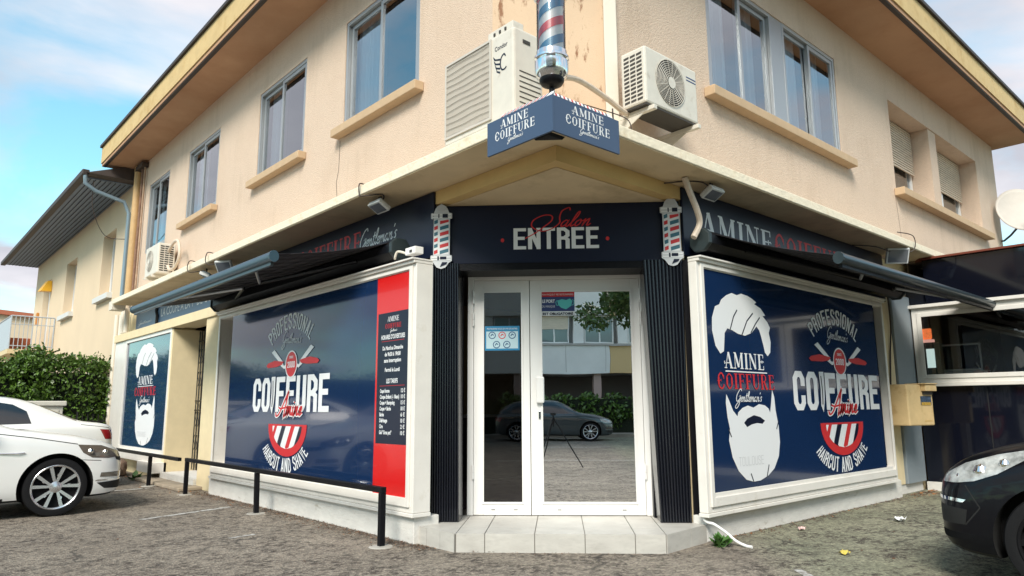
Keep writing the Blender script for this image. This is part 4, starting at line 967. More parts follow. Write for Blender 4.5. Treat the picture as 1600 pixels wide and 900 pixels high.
f = Flat(); f.stroke(smooth_line([(-4.09, 4.06), (-4.11, 4.085), (-4.145, 4.06), (-4.155, 4.0), (-4.135, 3.955), (-4.10, 3.95), (-4.08, 3.965)], 4), .013, 0)
for i, (b, a) in enumerate(((4.07, .085), (4.03, .075), (3.99, .06), (3.955, .045))): f.poly([(-4.155, b-.012), (-4.165-a*.6, b+.005), (-4.165-a, b+.04), (-4.165-a*.8, b-.002), (-4.16, b-.026)], 0)
f.build('emblem', NAVYS, F, .0022, A1)
Fs = Fr((0, y0, 0), (1, 0, 0), (0, -1, 0)); g = MB()
for i in range(9): Fs.box(g, 3.66, 3.90, 3.55+i*.045, 3.557+i*.045, .0005, .004)
Fs.box(g, 3.70, 3.78, 4.17, 4.20, .0005, .006)
g.build('side_louvre', ACD, A1)
g = MB(); g.box((3.62, 4.05, 3.441), (3.90, 4.10, 3.498)); g.box((3.62, 4.8, 3.441), (3.90, 4.85, 3.498)); g.build('foot', ACD, A1)
t = thing('junction_box', 'small white box lying on top of the large air conditioner', 'box', (3.75, 4.2, 4.30)); mb = MB(); mb.box((3.62, 4.02, 4.293), (3.74, 4.34, 4.36)); mb.build('casing', ACW, t, bevel=.006); g = MB()
for i in range(3): g.box((3.612, 4.10+i*.07, 4.305), (3.622, 4.12+i*.07, 4.33))
g.build('terminal', ACD, t)

def ac_unit(name, label, F, u0, u1, v0, v1, d0, d1, fan, side_u, grid=True, emblem=None):
    """fan unit, face at d1"""
    t = thing(name, label, 'air conditioner', F.p((u0+u1)/2, v0-.06, d1)); mb = MB(); F.box(mb, u0, u1, v0, v1, d0, d1); mb.build('casing', ACW, t, bevel=.018)
    cu, cv, r = fan; g = MB()
    n = 40
    disc = [F.p(cu+r*math.cos(2*math.pi*k/n), cv+r*math.sin(2*math.pi*k/n), d1+.0015) for k in range(n)]
    g.face(disc); g.build('fan_opening', ACD, t, recalc=False)
    g = MB()
    for j in range(1, 10):
        rr = r*(.22+.78*j/9); pts = [F.p(cu+rr*math.cos(2*math.pi*k/n), cv+rr*math.sin(2*math.pi*k/n), d1+.012-.004*(j/9)) for k in range(n+1)]; g.tube(pts, .0028, 5, caps=False)
    for k in range(18):
        a = 2*math.pi*k/18; g.tube([F.p(cu+r*.22*math.cos(a), cv+r*.22*math.sin(a), d1+.012), F.p(cu+r*1.02*math.cos(a), cv+r*1.02*math.sin(a), d1+.006)], .0025, 4)
    g.build('fan_guard', ACG, t)
    g = MB(); g.face([F.p(cu+r*.25*math.cos(2*math.pi*k/24), cv+r*.25*math.sin(2*math.pi*k/24), d1+.018) for k in range(24)]); g.build('fan_hub', ACW, t, recalc=False)
    g = MB()
    for k in range(3):
        a = k*2.09; g.face([F.p(cu+r*q_*math.cos(a+w_), cv+r*q_*math.sin(a+w_), d1+.004) for q_, w_ in ((.2, 0), (.9, .1), (.92, .7), (.55, .9), (.2, .6))])
    g.build('fan_blade', mat('fan_blade_grey', (.12, .11, .10), .6), t, recalc=False)
    # side openings
    g = MB(); U = F.p(side_u, 0, 0)
    rows = 12; s = -1 if side_u == u0 else 1
    for i in range(rows):
        for j in range(3):
            da = d0+.03+(d1-d0-.06)*j/3+.006; db = d0+.03+(d1-d0-.06)*(j+1)/3-.006; va = v0+.03+(v1-v0-.07)*i/rows+.004; vb = v0+.03+(v1-v0-.07)*(i+1)/rows-.012
            g.face([F.p(side_u+s*.0015, va, da), F.p(side_u+s*.0015, va+.004, db), F.p(side_u+s*.0015, vb+.004, db), F.p(side_u+s*.0015, vb, da)])
    g.build('side_louvre', ACD, t, recalc=False)
    return t
FB = Fr((0, YW, 0), (1, 0, 0), (0, -1, 0))
A2 = ac_unit('air_conditioner', 'beige air conditioner with round fan guard on two wall arms right of the pole', FB, 4.69, 5.47, 3.785, 4.31, .15, .42, (5.05, 4.06, .215), 4.69)
mb = MB(); FB.box(mb, 5.30, 5.45, 4.20, 4.208, .4205, .423); FB.box(mb, 5.30, 5.45, 4.17, 4.178, .4205, .423); mb.build('stripe', mat('blue_stripe', (.03, .07, .22), .5), A2)
mb = MB()
for u in (4.74, 5.40):
    mb = MB(); FB.box(mb, u, u+.045, 3.725, 3.765, 0, .46); mb.hexa([FB.p(u, 3.55, 0), FB.p(u+.01, 3.55, 0), FB.p(u+.01, 3.725, .0), FB.p(u, 3.725, .0)], [FB.p(u, 3.56, .02), FB.p(u+.01, 3.56, .02), FB.p(u+.01, 3.72, .35), FB.p(u, 3.72, .35)]); mb.build('wall_arm', ACW, A2, bevel=.004)
mb = MB(); FB.box(mb, 4.70, 5.46, 3.768, 3.783, .16, .41); mb.build('base_tray', ACD, A2)
FB3 = Fr((XW, 0, 0), (0, -1, 0), (-1, 0, 0))
A3 = ac_unit('air_conditioner', 'small white air conditioner below the far left upstairs window with looped pale pipes', FB3, -14.55, -13.75, 3.66, 4.22, .08, .38, (-14.25, 3.94, .20), -13.75)
for u in (-14.4, -13.95): mb = MB(); FB3.box(mb, u, u+.05, 3.60, 3.645, 0, .42); mb.build('wall_arm', ACW, A3)
mb = MB(); FB3.box(mb, -14.6, -13.7, 3.648, 3.656, .05, .4); mb.build('base_tray', ACW, A3)
def hose(name, label, pts, r, m, cat='pipe', n=6, group=None):
    P = [Vector(p) for p in pts]; o = []
    Q = [P[0]]+P+[P[-1]]
    for i in range(1, len(Q)-2):
        for k in range(n):
            t = k/n; o.append(.5*((2*Q[i])+(-Q[i-1]+Q[i+1])*t+(2*Q[i-1]-5*Q[i]+4*Q[i+1]-Q[i+2])*t*t+(-Q[i-1]+3*Q[i]-3*Q[i+1]+Q[i+2])*t**3))
    o.append(P[-1]); mb = MB(); mb.tube(o, r, 8); ob = mb.build(name, m, smooth=True)
    if label: tag(ob, label, cat, group)
    return ob
p = FB3.p
h1 = hose('refrigerant_pipe', 'pale looped pipes beside the small far left air conditioner', [p(-13.76, 4.08, .2), p(-13.45, 4.2, .2), p(-13.2, 4.15, .2), p(-13.1, 3.9, .2), p(-13.3, 3.72, .2), p(-13.6, 3.7, .2), p(-13.75, 3.8, .2)], .028, PIPEW)
p = FB.p
hose('refrigerant_pipe', 'thick pale insulated pipe running from the barber pole to the round fan unit', [(3.72, 3.62, 3.70), (3.86, 3.68, 3.80), (4.1, 3.72, 3.86), (4.45, 3.74, 3.82), (4.68, 3.74, 3.76), (4.78, 3.76, 3.78)], .024, PIPEW)
hose('cable', 'thin dark cables hanging below the pale pipe beside the round fan unit', [(3.8, 3.72, 3.5), (4.1, 3.78, 3.68), (4.4, 3.78, 3.72), (4.66, 3.70, 3.68), (4.6, 3.6, 3.52)], .005, CABLE)
hose('cable', 'dark cable loop behind the corner board next to the cream wall strip', [(4.62, 3.82, 3.8), (4.55, 3.75, 3.62), (4.45, 3.6, 3.50), (4.6, 3.55, 3.46)], .007, CABLE)

# ================================================================== FLOODLIGHTS, CABLES
def flood(pos, az, tilt, label, w=.22, h=.15):
    t = thing('floodlight', label, 'floodlight', pos, az, 'floodlights under the canopy edge'); R_ = Matrix.Rotation(tilt, 4, 'Y')
    def add(mb, name, m, **k):
        mb.v = [tuple((R_ @ Vector(v))+Vector((0, 0, -.10))) for v in mb.v]; return mb.build(name, m, t, local=True, **k)
    a = MB(); a.box((-.02, -w/2, -h/2), (.03, w/2, h/2)); add(a, 'housing', mat('flood_housing', (.62, .63, .62), .4), bevel=.008)
    a = MB()
    for i in range(7): a.box((-.045, -w/2+.03+i*(w-.06)/6.5, -h/2+.02), (-.02, -w/2+.036+i*(w-.06)/6.5, h/2-.02))
    add(a, 'cooling_fin', ALU)
    a = MB(); a.box((.0302, -w/2+.02, -h/2+.02), (.033, w/2-.02, h/2-.02)); add(a, 'lens', mat('flood_lens', (.12, .13, .15), .1, coat=1))
    a = MB(); a.box((-.015, -.02, -.10), (.0, .02, 0)); a.build('bracket', BLACKM, t, local=True)
flood((3.66, 6.12, 3.334), rad(180), rad(60), 'grey floodlight under the canopy above the left display window')
flood((5.86, 3.64, 3.334), rad(-90), rad(60), 'grey floodlight under the canopy above the right display window, next to the painted bent pipe')
flood((3.62, 10.3, 3.334), rad(215), rad(35), 'tilted floodlight with dark lens above the blue awning bar', .26, .20)
flood((3.64, 11.15, 3.334), rad(150), rad(70), 'white floodlight behind the blue awning bar, left of the tilted one')
flood((10.35, 3.60, 3.334), rad(225), rad(25), 'floodlight facing the street at the right end of the canopy', .30, .22)
for i, (pp, lb) in enumerate((([(3.55, 6.2, 3.45), (3.47, 6.2, 3.45), (3.47, 6.2, 3.34), (3.47, 6.15, 3.31), (3.62, 6.0, 3.32), (3.68, 6.1, 3.28)], 'dark cable hooked over the canopy edge above the left display window'),
    ([(3.6, 10.6, 3.46), (3.46, 10.6, 3.47), (3.46, 10.6, 3.30), (3.62, 10.4, 3.31)], 'dark cable over the canopy edge behind the tilted floodlight'),
    ([(3.6, 11.4, 3.46), (3.46, 11.4, 3.47), (3.46, 11.4, 3.30), (3.64, 11.1, 3.31)], 'dark cable over the canopy edge above the white floodlight'),
    ([(5.45, 3.9, 3.31), (5.6, 3.75, 3.325), (5.75, 3.66, 3.32), (5.84, 3.64, 3.27)], 'dark cable from the bent pipe to the right floodlight'),
    ([(9.6, 3.88, 3.32), (9.9, 3.7, 3.31), (10.3, 3.62, 3.28), (10.5, 3.44, 3.30), (10.5, 3.42, 3.50), (10.3, 3.55, 3.55)], 'dark cable looping up round the canopy at its right end'))):
    hose('cable', lb, pp, .007, CABLE, 'cable')
hose('bent_pipe', 'bent pale painted pipe hanging down over the right header sign', [(5.50, 3.70, 3.33), (5.56, 3.70, 3.22), (5.68, 3.70, 3.04), (5.74, 3.72, 2.92), (5.66, 3.74, 2.78)], .03, PIPEW)
t = thing('sensor_box', 'small white box on the ledge at the top right of the left display window', 'box', (3.75, 5.6, 2.66)); mb = MB(); mb.box((3.72, 5.55, 2.66), (3.82, 5.72, 2.73)); mb.build('casing', PVC, t, bevel=.006); mb = MB(); mb.box((3.716, 5.60, 2.675), (3.721, 5.64, 2.70)); mb.build('opening', ACD, t)
hose('cable', 'short white cable curling beside the small box on the left display window', [(3.75, 5.72, 2.68), (3.72, 5.85, 2.72), (3.72, 5.9, 2.66), (3.8, 6.0, 2.70)], .012, PIPEC)

# ================================================================== AWNINGS
def awning(F, u0, u1, vc, dc, b0, b1, vb, db, label, barm, lb):
    t = thing('awning', label, 'awning', F.p((u0+u1)/2, vc, dc))
    mb = MB(); prof = [(-.10, .05), (-.06, .10), (.04, .10), (.09, .05), (.09, -.03), (.03, -.09), (-.06, -.09), (-.10, -.04)]
    mb.hexa([F.p(u0, vc+b, dc+a) for a, b in prof], [F.p(u1, vc+b, dc+a) for a, b in prof]); mb.build('cassette', BLACK, t, bevel=.006)
    for u in (u0, u1):
        e = MB(); s_ = -1 if u == u0 else 1
        e.hexa([F.p(u+s_*.002, vc+b*1.2, dc+a*1.2) for a, b in prof], [F.p(u+s_*.05, vc+b*1.15, dc+a*1.15) for a, b in prof]); e.build('end_cap', mat('cap_plastic', (.02, .03, .033), .4), t, bevel=.01)
    # fabric
    mb = MB(); n = 16
    for i in range(n):
        for j in range(6):
            def P(a, b_):
                k = b_/6; ua = u0+.05+(u1-u0-.1)*a/n; ub = b0+.05+(b1-b0-.1)*a/n
                return F.p(ua+(ub-ua)*k, (vc+.08)+(vb+.03-vc-.08)*k-.03*math.sin(k*math.pi), dc+.04+(db-dc-.04)*k)
            mb.face([P(i, j), P(i+1, j), P(i+1, j+1), P(i, j+1)])
    o = mb.build('fabric', FABRIC, t, recalc=False, smooth=True); md = o.modifiers.new('solid', 'SOLIDIFY'); md.thickness = .004
    # front bar
    mb = MB(); pr = [(.046*math.cos(k*math.pi/6), .054*math.sin(k*math.pi/6)) for k in range(12)]
    mb.hexa([F.p(b0, vb+b, db+a) for a, b in pr], [F.p(b1, vb+b, db+a) for a, b in pr]); mb.build('front_bar', barm, t, smooth=True)
    mb = MB(); F.box(mb, b0+.03, b1-.03, vb-.088, vb-.050, db-.03, db+.005); mb.build('bar_lip', ANTH if barm is ALUB else BLACK, t, bevel=.004)
    for u in (b0, b1):
        s_ = -1 if u == b0 else 1; e = MB(); pr2 = [(.052*math.cos(k*math.pi/6), .060*math.sin(k*math.pi/6)) for k in range(12)]
        e.hexa([F.p(u+s_*.002, vb+b, db+a) for a, b in pr2], [F.p(u+s_*.035, vb+b, db+a) for a, b in pr2]); e.build('bar_end', barm, t)
    # folding arms
    for (ua, ub, um) in lb:
        a = MB(); A_, Bq, Cq = F.p(ua, vc-.02, dc+.08), F.p(um, (vc+vb)/2-.05, (dc+db)/2), F.p(ub, vb, db-.05)
        a.tube([A_, Bq], .022, 8); a.build('arm', BLACK, t); a = MB(); a.tube([Bq, Cq], .018, 8); a.build('arm', ALU, t)
    return t
awning(FL, -10.95, -5.95, 2.76, .22, -11.75, -6.72, 2.69, 1.18, 'half open dark awning with pale blue front bar over the left display window', ALUB, [(-10.0, -10.6, -8.7), (-6.6, -7.3, -8.2)])
awning(FR_, 5.78, 10.55, 2.76, .20, 6.62, 11.85, 2.56, 1.12, 'half open dark awning with anthracite front bar over the right display window', ANTH, [(6.4, 7.3, 8.2), (10.2, 11.2, 9.2)])

# ================================================================== RAILINGS
def railing(y0, y1, posts, label, x=3.46, x2=None):
    t = thing('barrier_rail', label, 'barrier rail', (x, y0, 0), 0, 'black barrier rails along the left display windows')
    x2 = x if x2 is None else x2
    X = lambda y: x+(x2-x)*(y-y0)/(y1-y0)
    mb = MB(); mb.hexa([(X(y0)-.025, y0, .46), (X(y0)+.025, y0, .46), (X(y1)+.025, y1, .46), (X(y1)-.025, y1, .46)], [(X(y0)-.025, y0, .51), (X(y0)+.025, y0, .51), (X(y1)+.025, y1, .51), (X(y1)-.025, y1, .51)]); mb.build('rail', BLACK, t, bevel=.005)
    for i, y in enumerate(posts):
        mb = MB(); xx = X(y); e = .0 if 0 < i < len(posts)-1 or True else .01; hh = .4595 if (abs(y-y0) > .05) else .4595
        ln = .03 if i == 1 else 0
        mb.hexa([(xx-.026, y-.026-ln, .0), (xx+.026, y-.026-ln, .0), (xx+.026, y+.026-ln, .0), (xx-.026, y+.026-ln, .0)], [(xx-.026, y-.026, hh), (xx+.026, y-.026, hh), (xx+.026, y+.026, hh), (xx-.026, y+.026, hh)]); mb.build('post', BLACK, t, bevel=.005)
        mb = MB(); mb.lathe((xx, y-ln, 0), [(.11, .001), (.10, .008), (.04, .011)], 14); mb.build('foot', mat('post_concrete', (.36, .34, .30), .9, var=.2), t)
railing(5.58, 10.90, (5.61, 8.37, 10.86), 'long black barrier rail on three posts in front of the left display window')
railing(11.0, 15.6, (12.47, 15.0), 'short black barrier rail in front of the gate and far left bay', 3.40, 3.42)

# ================================================================== LETTER BOX, DISH
LB = thing('letter_box', 'faded yellow letter box with worn label on the cream pillar right of the display window', 'letter box', (10.5, 3.7, .92))
# rotated to look along the street: body outline in plan is roughly square, mouth faces -Y/+X
mb = MB(); L_ = [(10.12, 3.90), (10.12, 3.56), (10.66, 3.44), (10.82, 3.62), (10.82, 3.90)]
mb.hexa([(x, y, .93) for x, y in L_], [(x, y, 1.47) for x, y in L_]); mb.build('body', YELP, LB, bevel=.015)
mb = MB(); a, b = Vector((10.72, 3.42, 0)), Vector((10.98, 3.62, 0)); dd = (b-a).normalized(); Fm = Fr(a, dd, (dd.y, -dd.x, 0)); wL = (b-a).length
a, b = Vector((10.12, 3.56, 0)), Vector((10.66, 3.44, 0)); dd = (b-a).normalized(); Fm = Fr(a, dd, (dd.y, -dd.x, 0)); wL = (b-a).length
Fm.box(mb, wL*.55, wL, 1.38, 1.47, .0, .07); Fm.box(mb, wL*.5, wL+.0, 1.471, 1.485, -.2, .09); mb.build('hood', YELP, LB, bevel=.01)
mb = MB(); Fm.box(mb, wL*.6, wL*.93, 1.335, 1.378, .001, .03); mb.build('slot', ACD, LB)
mb = MB(); Fm.box(mb, wL*.50, wL*.93, 1.20, 1.315, .001, .004); mb.build('label_plate', mat('label_navy', (.05, .08, .13), .4, var=.8, vscale=40), LB)
mb = MB(); Fm.box(mb, wL*.52, wL*.90, 1.195, 1.235, .0045, .006); Fm.box(mb, wL*.60, wL*.90, .985, .992, .001, .004); mb.build('label_strip', mat('label_yellow', (.45, .28, .05), .5, var=.5, vscale=60), LB)
D_ = thing('satellite_dish', 'pale satellite dish on a curved arm at the right end of the building', 'satellite dish', (17.2, 3.9, 4.6))
dn = Vector((-.75, -.55, .30)).normalized(); cx = Vector((16.9, 3.50, 5.05)); R_ = .49
a = dn.cross(Vector((0, 0, 1))).normalized(); b = a.cross(dn)
mb = MB(); rings = 7; n = 36
for j in range(rings):
    for i in range(n):
        def q_(r_, k): t_ = 2*math.pi*k/n; return cx+(a*math.cos(t_)*.92+b*math.sin(t_))*R_*r_+dn*(.07*r_*r_)
        mb.face([q_(j/rings, i), q_(j/rings, i+1), q_((j+1)/rings, i+1), q_((j+1)/rings, i)])
o = mb.build('reflector', mat('dish_grey', (.52, .48, .43), .5, var=.05), D_, smooth=True); bmx = bmesh.new(); bmx.from_mesh(o.data); bmesh.ops.remove_doubles(bmx, verts=bmx.verts, dist=.0005); bmesh.ops.recalc_face_normals(bmx, faces=bmx.faces); bmx.to_mesh(o.data); bmx.free()
md = o.modifiers.new('solid', 'SOLIDIFY'); md.thickness = .012
mb = MB(); mb.tube([(17.19, 3.96, 4.55), (17.05, 3.86, 4.52), (16.98, 3.72, 4.6), tuple(cx-dn*.04+Vector((0, 0, -.25)))], .02, 8); mb.build('wall_arm', ANTH, D_)
mb = MB(); mb.tube([tuple(cx-b*R_+Vector((0, 0, -.02))), tuple(cx+dn*.45-b*.2)], .014, 8); mb.build('feed_arm', ANTH, D_)
mb = MB(); mb.tube([tuple(cx+dn*.42-b*.2), tuple(cx+dn*.52-b*.18)], .035, 10); mb.build('feed_horn', PVC, D_)

# ================================================================== KIOSK on the right
KX = 11.42
FK = Fr((KX, 0, 0), (0, -1, 0), (-1, 0, 0))
KI = thing('snack_kiosk', 'dark glazed snack kiosk with white window frame attached to the right end of the shop', 'kiosk', (12.5, 1.5, 0))
mb = MB(); FK.box(mb, -3.86, 3.0, .0, .12, -.02, .02); mb.build('base', BASEM, KI)
mb = MB(); FK.box(mb, -3.85, 3.0, .122, 1.49, -.05, .0); mb.build('dark_panel', BLKG, KI)
mb = MB()
for u in (-3.0, -2.1, -1.2): FK.box(mb, u, u+.012, .13, 1.485, .0005, .004)
mb.build('panel_joint', BLACKM, KI)
mb = MB(); FK.frame(mb, -3.84, -1.6, 1.50, 2.60, .08, -.05, .05); FK.frame(mb, -3.77, -1.67, 1.57, 2.53, .06, .051, .065); FK.frame(mb, -1.58, .6, 1.50, 2.60, .08, -.05, .05); kw = mb.build('window', WHITE, KI, bevel=.005)
mb = MB(); FK.box(mb, -3.9, .7, 1.46, 1.497, -.05, .10); FK.box(mb, -3.87, .7, 2.602, 2.65, -.05, .10); mb.build('sill', WHITE, kw, bevel=.005)
mb = MB(); FK.quad(mb, -3.71, -1.73, 1.63, 2.47, .02); mb.build('pane', KGL, kw, recalc=False)
mb = MB(); FK.quad(mb, -1.50, .52, 1.58, 2.52, .0); mb.build('pane', KGL, kw, recalc=False)
mb = MB(); FK.box(mb, -3.62, 3.0, 2.66, 3.30, -.06, .06); FK.box(mb, -3.9, -3.622, 2.66, 3.0, -.3, -.0); mb.build('fascia_panel', BLKG, KI)
mb = MB(); mb.hexa([FK.p(-3.9, 3.302, -.3), FK.p(3, 3.302, -.3), FK.p(3, 3.302, .12), FK.p(-3.64, 3.302, .12)], [FK.p(-3.9, 3.33, -.3), FK.p(3, 3.33, -.3), FK.p(3, 3.33, .12), FK.p(-3.64, 3.33, .12)]); mb.build('top_trim', BRONZE, KI)
mb = MB(); mb.box((KX+.05, -3, 3.30), (16, 3.85, 3.36)); mb.box((15.9, -3, 0), (16, 3.85, 3.3)); mb.box((KX+.06, -3.1, 0), (16, -3.0, 3.3)); mb.box((KX+.06, 3.852, 0), (16, 3.87, 3.3)); mb.build('interior_wall', mat('kiosk_interior', (.16, .12, .09), .8), KI)
mb = MB(); mb.box((KX+.06, -3, 2.60), (15.9, 3.85, 2.63)); mb.build('ceiling', mat('kiosk_ceiling', (.10, .015, .012), .5), KI)
mb = MB(); mb.box((KX+.7, -3, 0), (KX+1.3, 3.5, 1.4)); mb.build('counter', BLACK, KI)
t = thing('drinks_fridge', 'lit drinks fridge inside the kiosk behind the left edge of its window', 'fridge', (12.0, 3.7, 0)); mb = MB(); mb.box((11.66, 3.60, 0), (12.3, 3.84, 2.10)); mb.build('casing', mat('fridge_green_dark', (.03, .05, .045), .4), t); mb = MB(); mb.box((11.655, 3.67, 1.74), (11.659, 3.78, 2.02)); mb.build('door_light', mat('fridge_lit_door', (.5, .6, .58), .4, emit=(.75, .95, .9), es=.45), t)
t = thing('neon_sign', 'small glowing orange red lamp sign inside the kiosk', 'lamp', (11.62, 3.75, 2.115)); mb = MB(); mb.box((11.60, 3.67, 2.16), (11.64, 3.84, 2.32)); mb.build('panel', mat('orange_glow', (.6, .1, .03), .5, emit=(1, .22, .06), es=.5, var=.9, vscale=14), t, bevel=.02); mb = MB(); mb.box((11.59, 3.65, 2.115), (11.65, 3.845, 2.155)); mb.build('base', mat('pink_glow', (.5, .3, .25), .5, emit=(1, .5, .4), es=.4), t)
t = thing('display_screen', 'dark wall screen with pale frame inside the kiosk', 'screen', (11.8, 3.3, 1.6)); mb = MB(); Fz = Fr((11.8, 0, 0), (0, -1, 0), (-1, 0, 0)); Fz.box(mb, -3.62, -3.12, 1.70, 2.06, -.05, 0); mb.build('screen', BLKG, t); mb = MB(); Fz.frame(mb, -3.63, -3.11, 1.69, 2.075, .02, .001, .02); Fz.box(mb, -3.64, -3.05, 1.58, 1.685, -.1, .03); mb.build('frame', ALU, t)
# grey pillar between shop and kiosk
mb = MB(); FR_.box(mb, 10.38, 10.70, .13, 2.70, 0, .03); pi_ = part(mb, 'pilaster', CREAM, bevel=.006)
mb = MB(); FR_.box(mb, 10.72, 11.40, .13, 2.78, -.0, .06); part(mb, 'pilaster', GREYP, bevel=.006)
hose('cable', 'brown cable running down the cream pillar above the letter box', [(10.62, 3.87, 2.72), (10.6, 3.86, 2.3), (10.52, 3.87, 1.9), (10.42, 3.87, 1.4)], .012, CABLE)
# hose, weeds, litter at the step
hose('drain_hose', 'white hose lying from the right column down beside the step', [(5.665, 3.80, 2.3), (5.655, 3.79, 1.2), (5.655, 3.79, .5), (5.655, 3.78, .22), (5.68, 3.68, .165), (5.73, 3.60, .10), (5.745, 3.52, .04), (5.735, 3.42, .014), (5.73, 3.36, .013)], .013, PVC, 'hose')
# ================================================================== CARS
def catmull(P, n):
    o = []; Q = [P[0]]+list(P)+[P[-1]]
    for i in range(1, len(Q)-2):
        for k in range(n):
            t = k/n; o.append([.5*((2*Q[i][a])+(-Q[i-1][a]+Q[i+1][a])*t+(2*Q[i-1][a]-5*Q[i][a]+4*Q[i+1][a]-Q[i+2][a])*t*t+(-Q[i-1][a]+3*Q[i][a]-3*Q[i+1][a]+Q[i+2][a])*t**3) for a in range(len(P[0]))])
    o.append(list(P[-1])); return o
def in_poly(x, y, P):
    c = False; j = len(P)-1
    for i in range(len(P)):
        if (P[i][1] > y) != (P[j][1] > y) and x < (P[j][0]-P[i][0])*(y-P[i][1])/(P[j][1]-P[i][1])+P[i][0]: c = not c
        j = i
    return c
def carve(bm, poly, cond):
    xs = [p[0] for p in poly]; zs = [p[1] for p in poly]; x0, x1, z0, z1 = min(xs)-.001, max(xs)+.001, min(zs)-.001, max(zs)+.001
    def near():
        r = []
        for f in bm.faces:
            fx = [v.co.x for v in f.verts]; fz = [v.co.z for v in f.verts]
            if max(fx) < x0 or min(fx) > x1 or max(fz) < z0 or min(fz) > z1: continue
            if cond(f.calc_center_median(), f.normal): r.append(f)
        return r
    for i in range(len(poly)):
        a, b = poly[i], poly[(i+1) % len(poly)]
        fs = near(); g = set(fs)
        for f in fs: g.update(f.edges); g.update(f.verts)
        bmesh.ops.bisect_plane(bm, geom=list(g), plane_co=(a[0], 0, a[1]), plane_no=(-(b[1]-a[1]), 0, b[0]-a[0]), dist=1e-5)
    return [f for f in near() if in_poly(f.calc_center_median().x, f.calc_center_median().z, poly)]
def car(name, label, loc, rz, L, stn, paint, fa, ra, wr, feats, rimstyle='v', rimm=None):
    t = thing(name, label, 'car', loc, rz)
    X = lambda s: L/2-s
    S = catmull(stn, 5)
    rings = []
    for (s, z0, zb, zt, w, wt) in S:
        tall = zt-zb
        half = [(0, z0), (w*.55, z0), (w*.90, z0+.015), (w*.975, z0+.08), (w*.995, z0+.22), (w, (z0+zb)/2+.05), (w*.99, zb-.12), (w*.965, zb-.03), (w*.925, zb+.005),
                ((w*.92+wt)/2+.01, (zb+zt)/2+.0), (wt, zt-tall*.18-.005), (wt*.90, zt-tall*.06-.004), (wt*.6, zt-.004), (0, zt)]
        half = catmull(half, 2)
        ring = [(X(s), y, z) for y, z in half]+[(X(s), -y, z) for y, z in reversed(half[1:-1])]
        rings.append(ring)
    mb = MB(); n = len(rings[0])
    for r in rings: mb.v += r
    for i in range(len(rings)-1):
        for j in range(n): mb.f.append([i*n+j, i*n+(j+1) % n, (i+1)*n+(j+1) % n, (i+1)*n+j]); mb.m.append(0)
    mb.f.append(list(range(n))); mb.f.append([(len(rings)-1)*n+j for j in range(n)]); mb.m += [0, 0]
    o = mb.build('body', [paint, CARLN], t, local=True)
    cut = MB(); ca = wr+.055
    for s in (fa, ra):
        for sg in (-1, 1):
            y0, y1 = sg*.58, sg*1.3
            cut.lathe((X(s), 0, wr), [(ca, y0), (ca, y1)], 48, ax='y')
    co_ = cut.build('cut', CARLN, t, local=True)
    md = o.modifiers.new('b', 'BOOLEAN'); md.operation = 'DIFFERENCE'; md.object = co_; md.solver = 'EXACT'
    dg = bpy.context.evaluated_depsgraph_get(); dg.update(); me = bpy.data.meshes.new_from_object(o.evaluated_get(dg)); o.modifiers.clear()
    old = o.data; o.data = me; bpy.data.meshes.remove(old); cm = co_.data; bpy.data.objects.remove(co_); bpy.data.meshes.remove(cm)
    me.name = 'body'; me.materials.clear(); me.materials.append(paint); me.materials.append(CARLN)
    bm = bmesh.new(); bm.from_mesh(me)
    for f in bm.faces:
        f.material_index = 0; c = f.calc_center_median()
        for s in (fa, ra):
            if math.hypot(c.x-X(s), c.z-wr) < ca+.004 and f.normal.dot(Vector((X(s)-c.x, 0, wr-c.z)).normalized()) > .5 and abs(c.y) > .5: f.material_index = 1
            if abs(abs(c.y)-.58) < .004 and abs(f.normal.y) > .9: f.material_index = 1
        if f.normal.z < -.8 and c.z < .3: f.material_index = 1
    for (nm, poly, m_, kind, off) in feats:
        poly = [(X(a), b) for a, b in poly]
        if kind == 'side': conds = [lambda c, n_: c.y > .3 and abs(n_.y) > .12, lambda c, n_: c.y < -.3 and abs(n_.y) > .12]
        elif kind == 'right': conds = [lambda c, n_: c.y < -.3]
        elif kind == 'corner': conds = [lambda c, n_: c.y > .25, lambda c, n_: c.y < -.25]
        elif kind == 'screen': conds = [lambda c, n_: abs(n_.y) < .55 and c.z > .5]
        elif kind == 'front': conds = [lambda c, n_: n_.x > .35 and abs(c.y) < .7]
        elif kind == 'rear': conds = [lambda c, n_: n_.x < -.35 and abs(c.y) < .7]
        elif kind == 'gap': conds = [lambda c, n_: abs(c.y) > .3 and abs(n_.y) > .3]
        for cd in conds:
            fs = carve(bm, poly, cd)
            if not fs: continue
            if kind == 'gap':
                for f in fs: f.material_index = 1
                continue
            vmap = {}; nm_b = MB()
            for f in fs:
                idx = []
                for v in f.verts:
                    if v.index == -1 or v not in vmap: vmap[v] = nm_b.vert(v.co+v.normal*off)
                    idx.append(vmap[v])
                nm_b.f.append(idx); nm_b.m.append(0)
            nm_b.build(nm, m_, t, local=True, smooth=True, recalc=False)
            if off >= 0 and off < .0015: bmesh.ops.delete(bm, geom=fs, context='FACES')
            else:
                for f in fs: f.material_index = 1
    bm.to_mesh(me); bm.free()
    me.polygons.foreach_set('use_smooth', [True]*len(me.polygons)); me.set_sharp_from_angle(angle=rad(34))
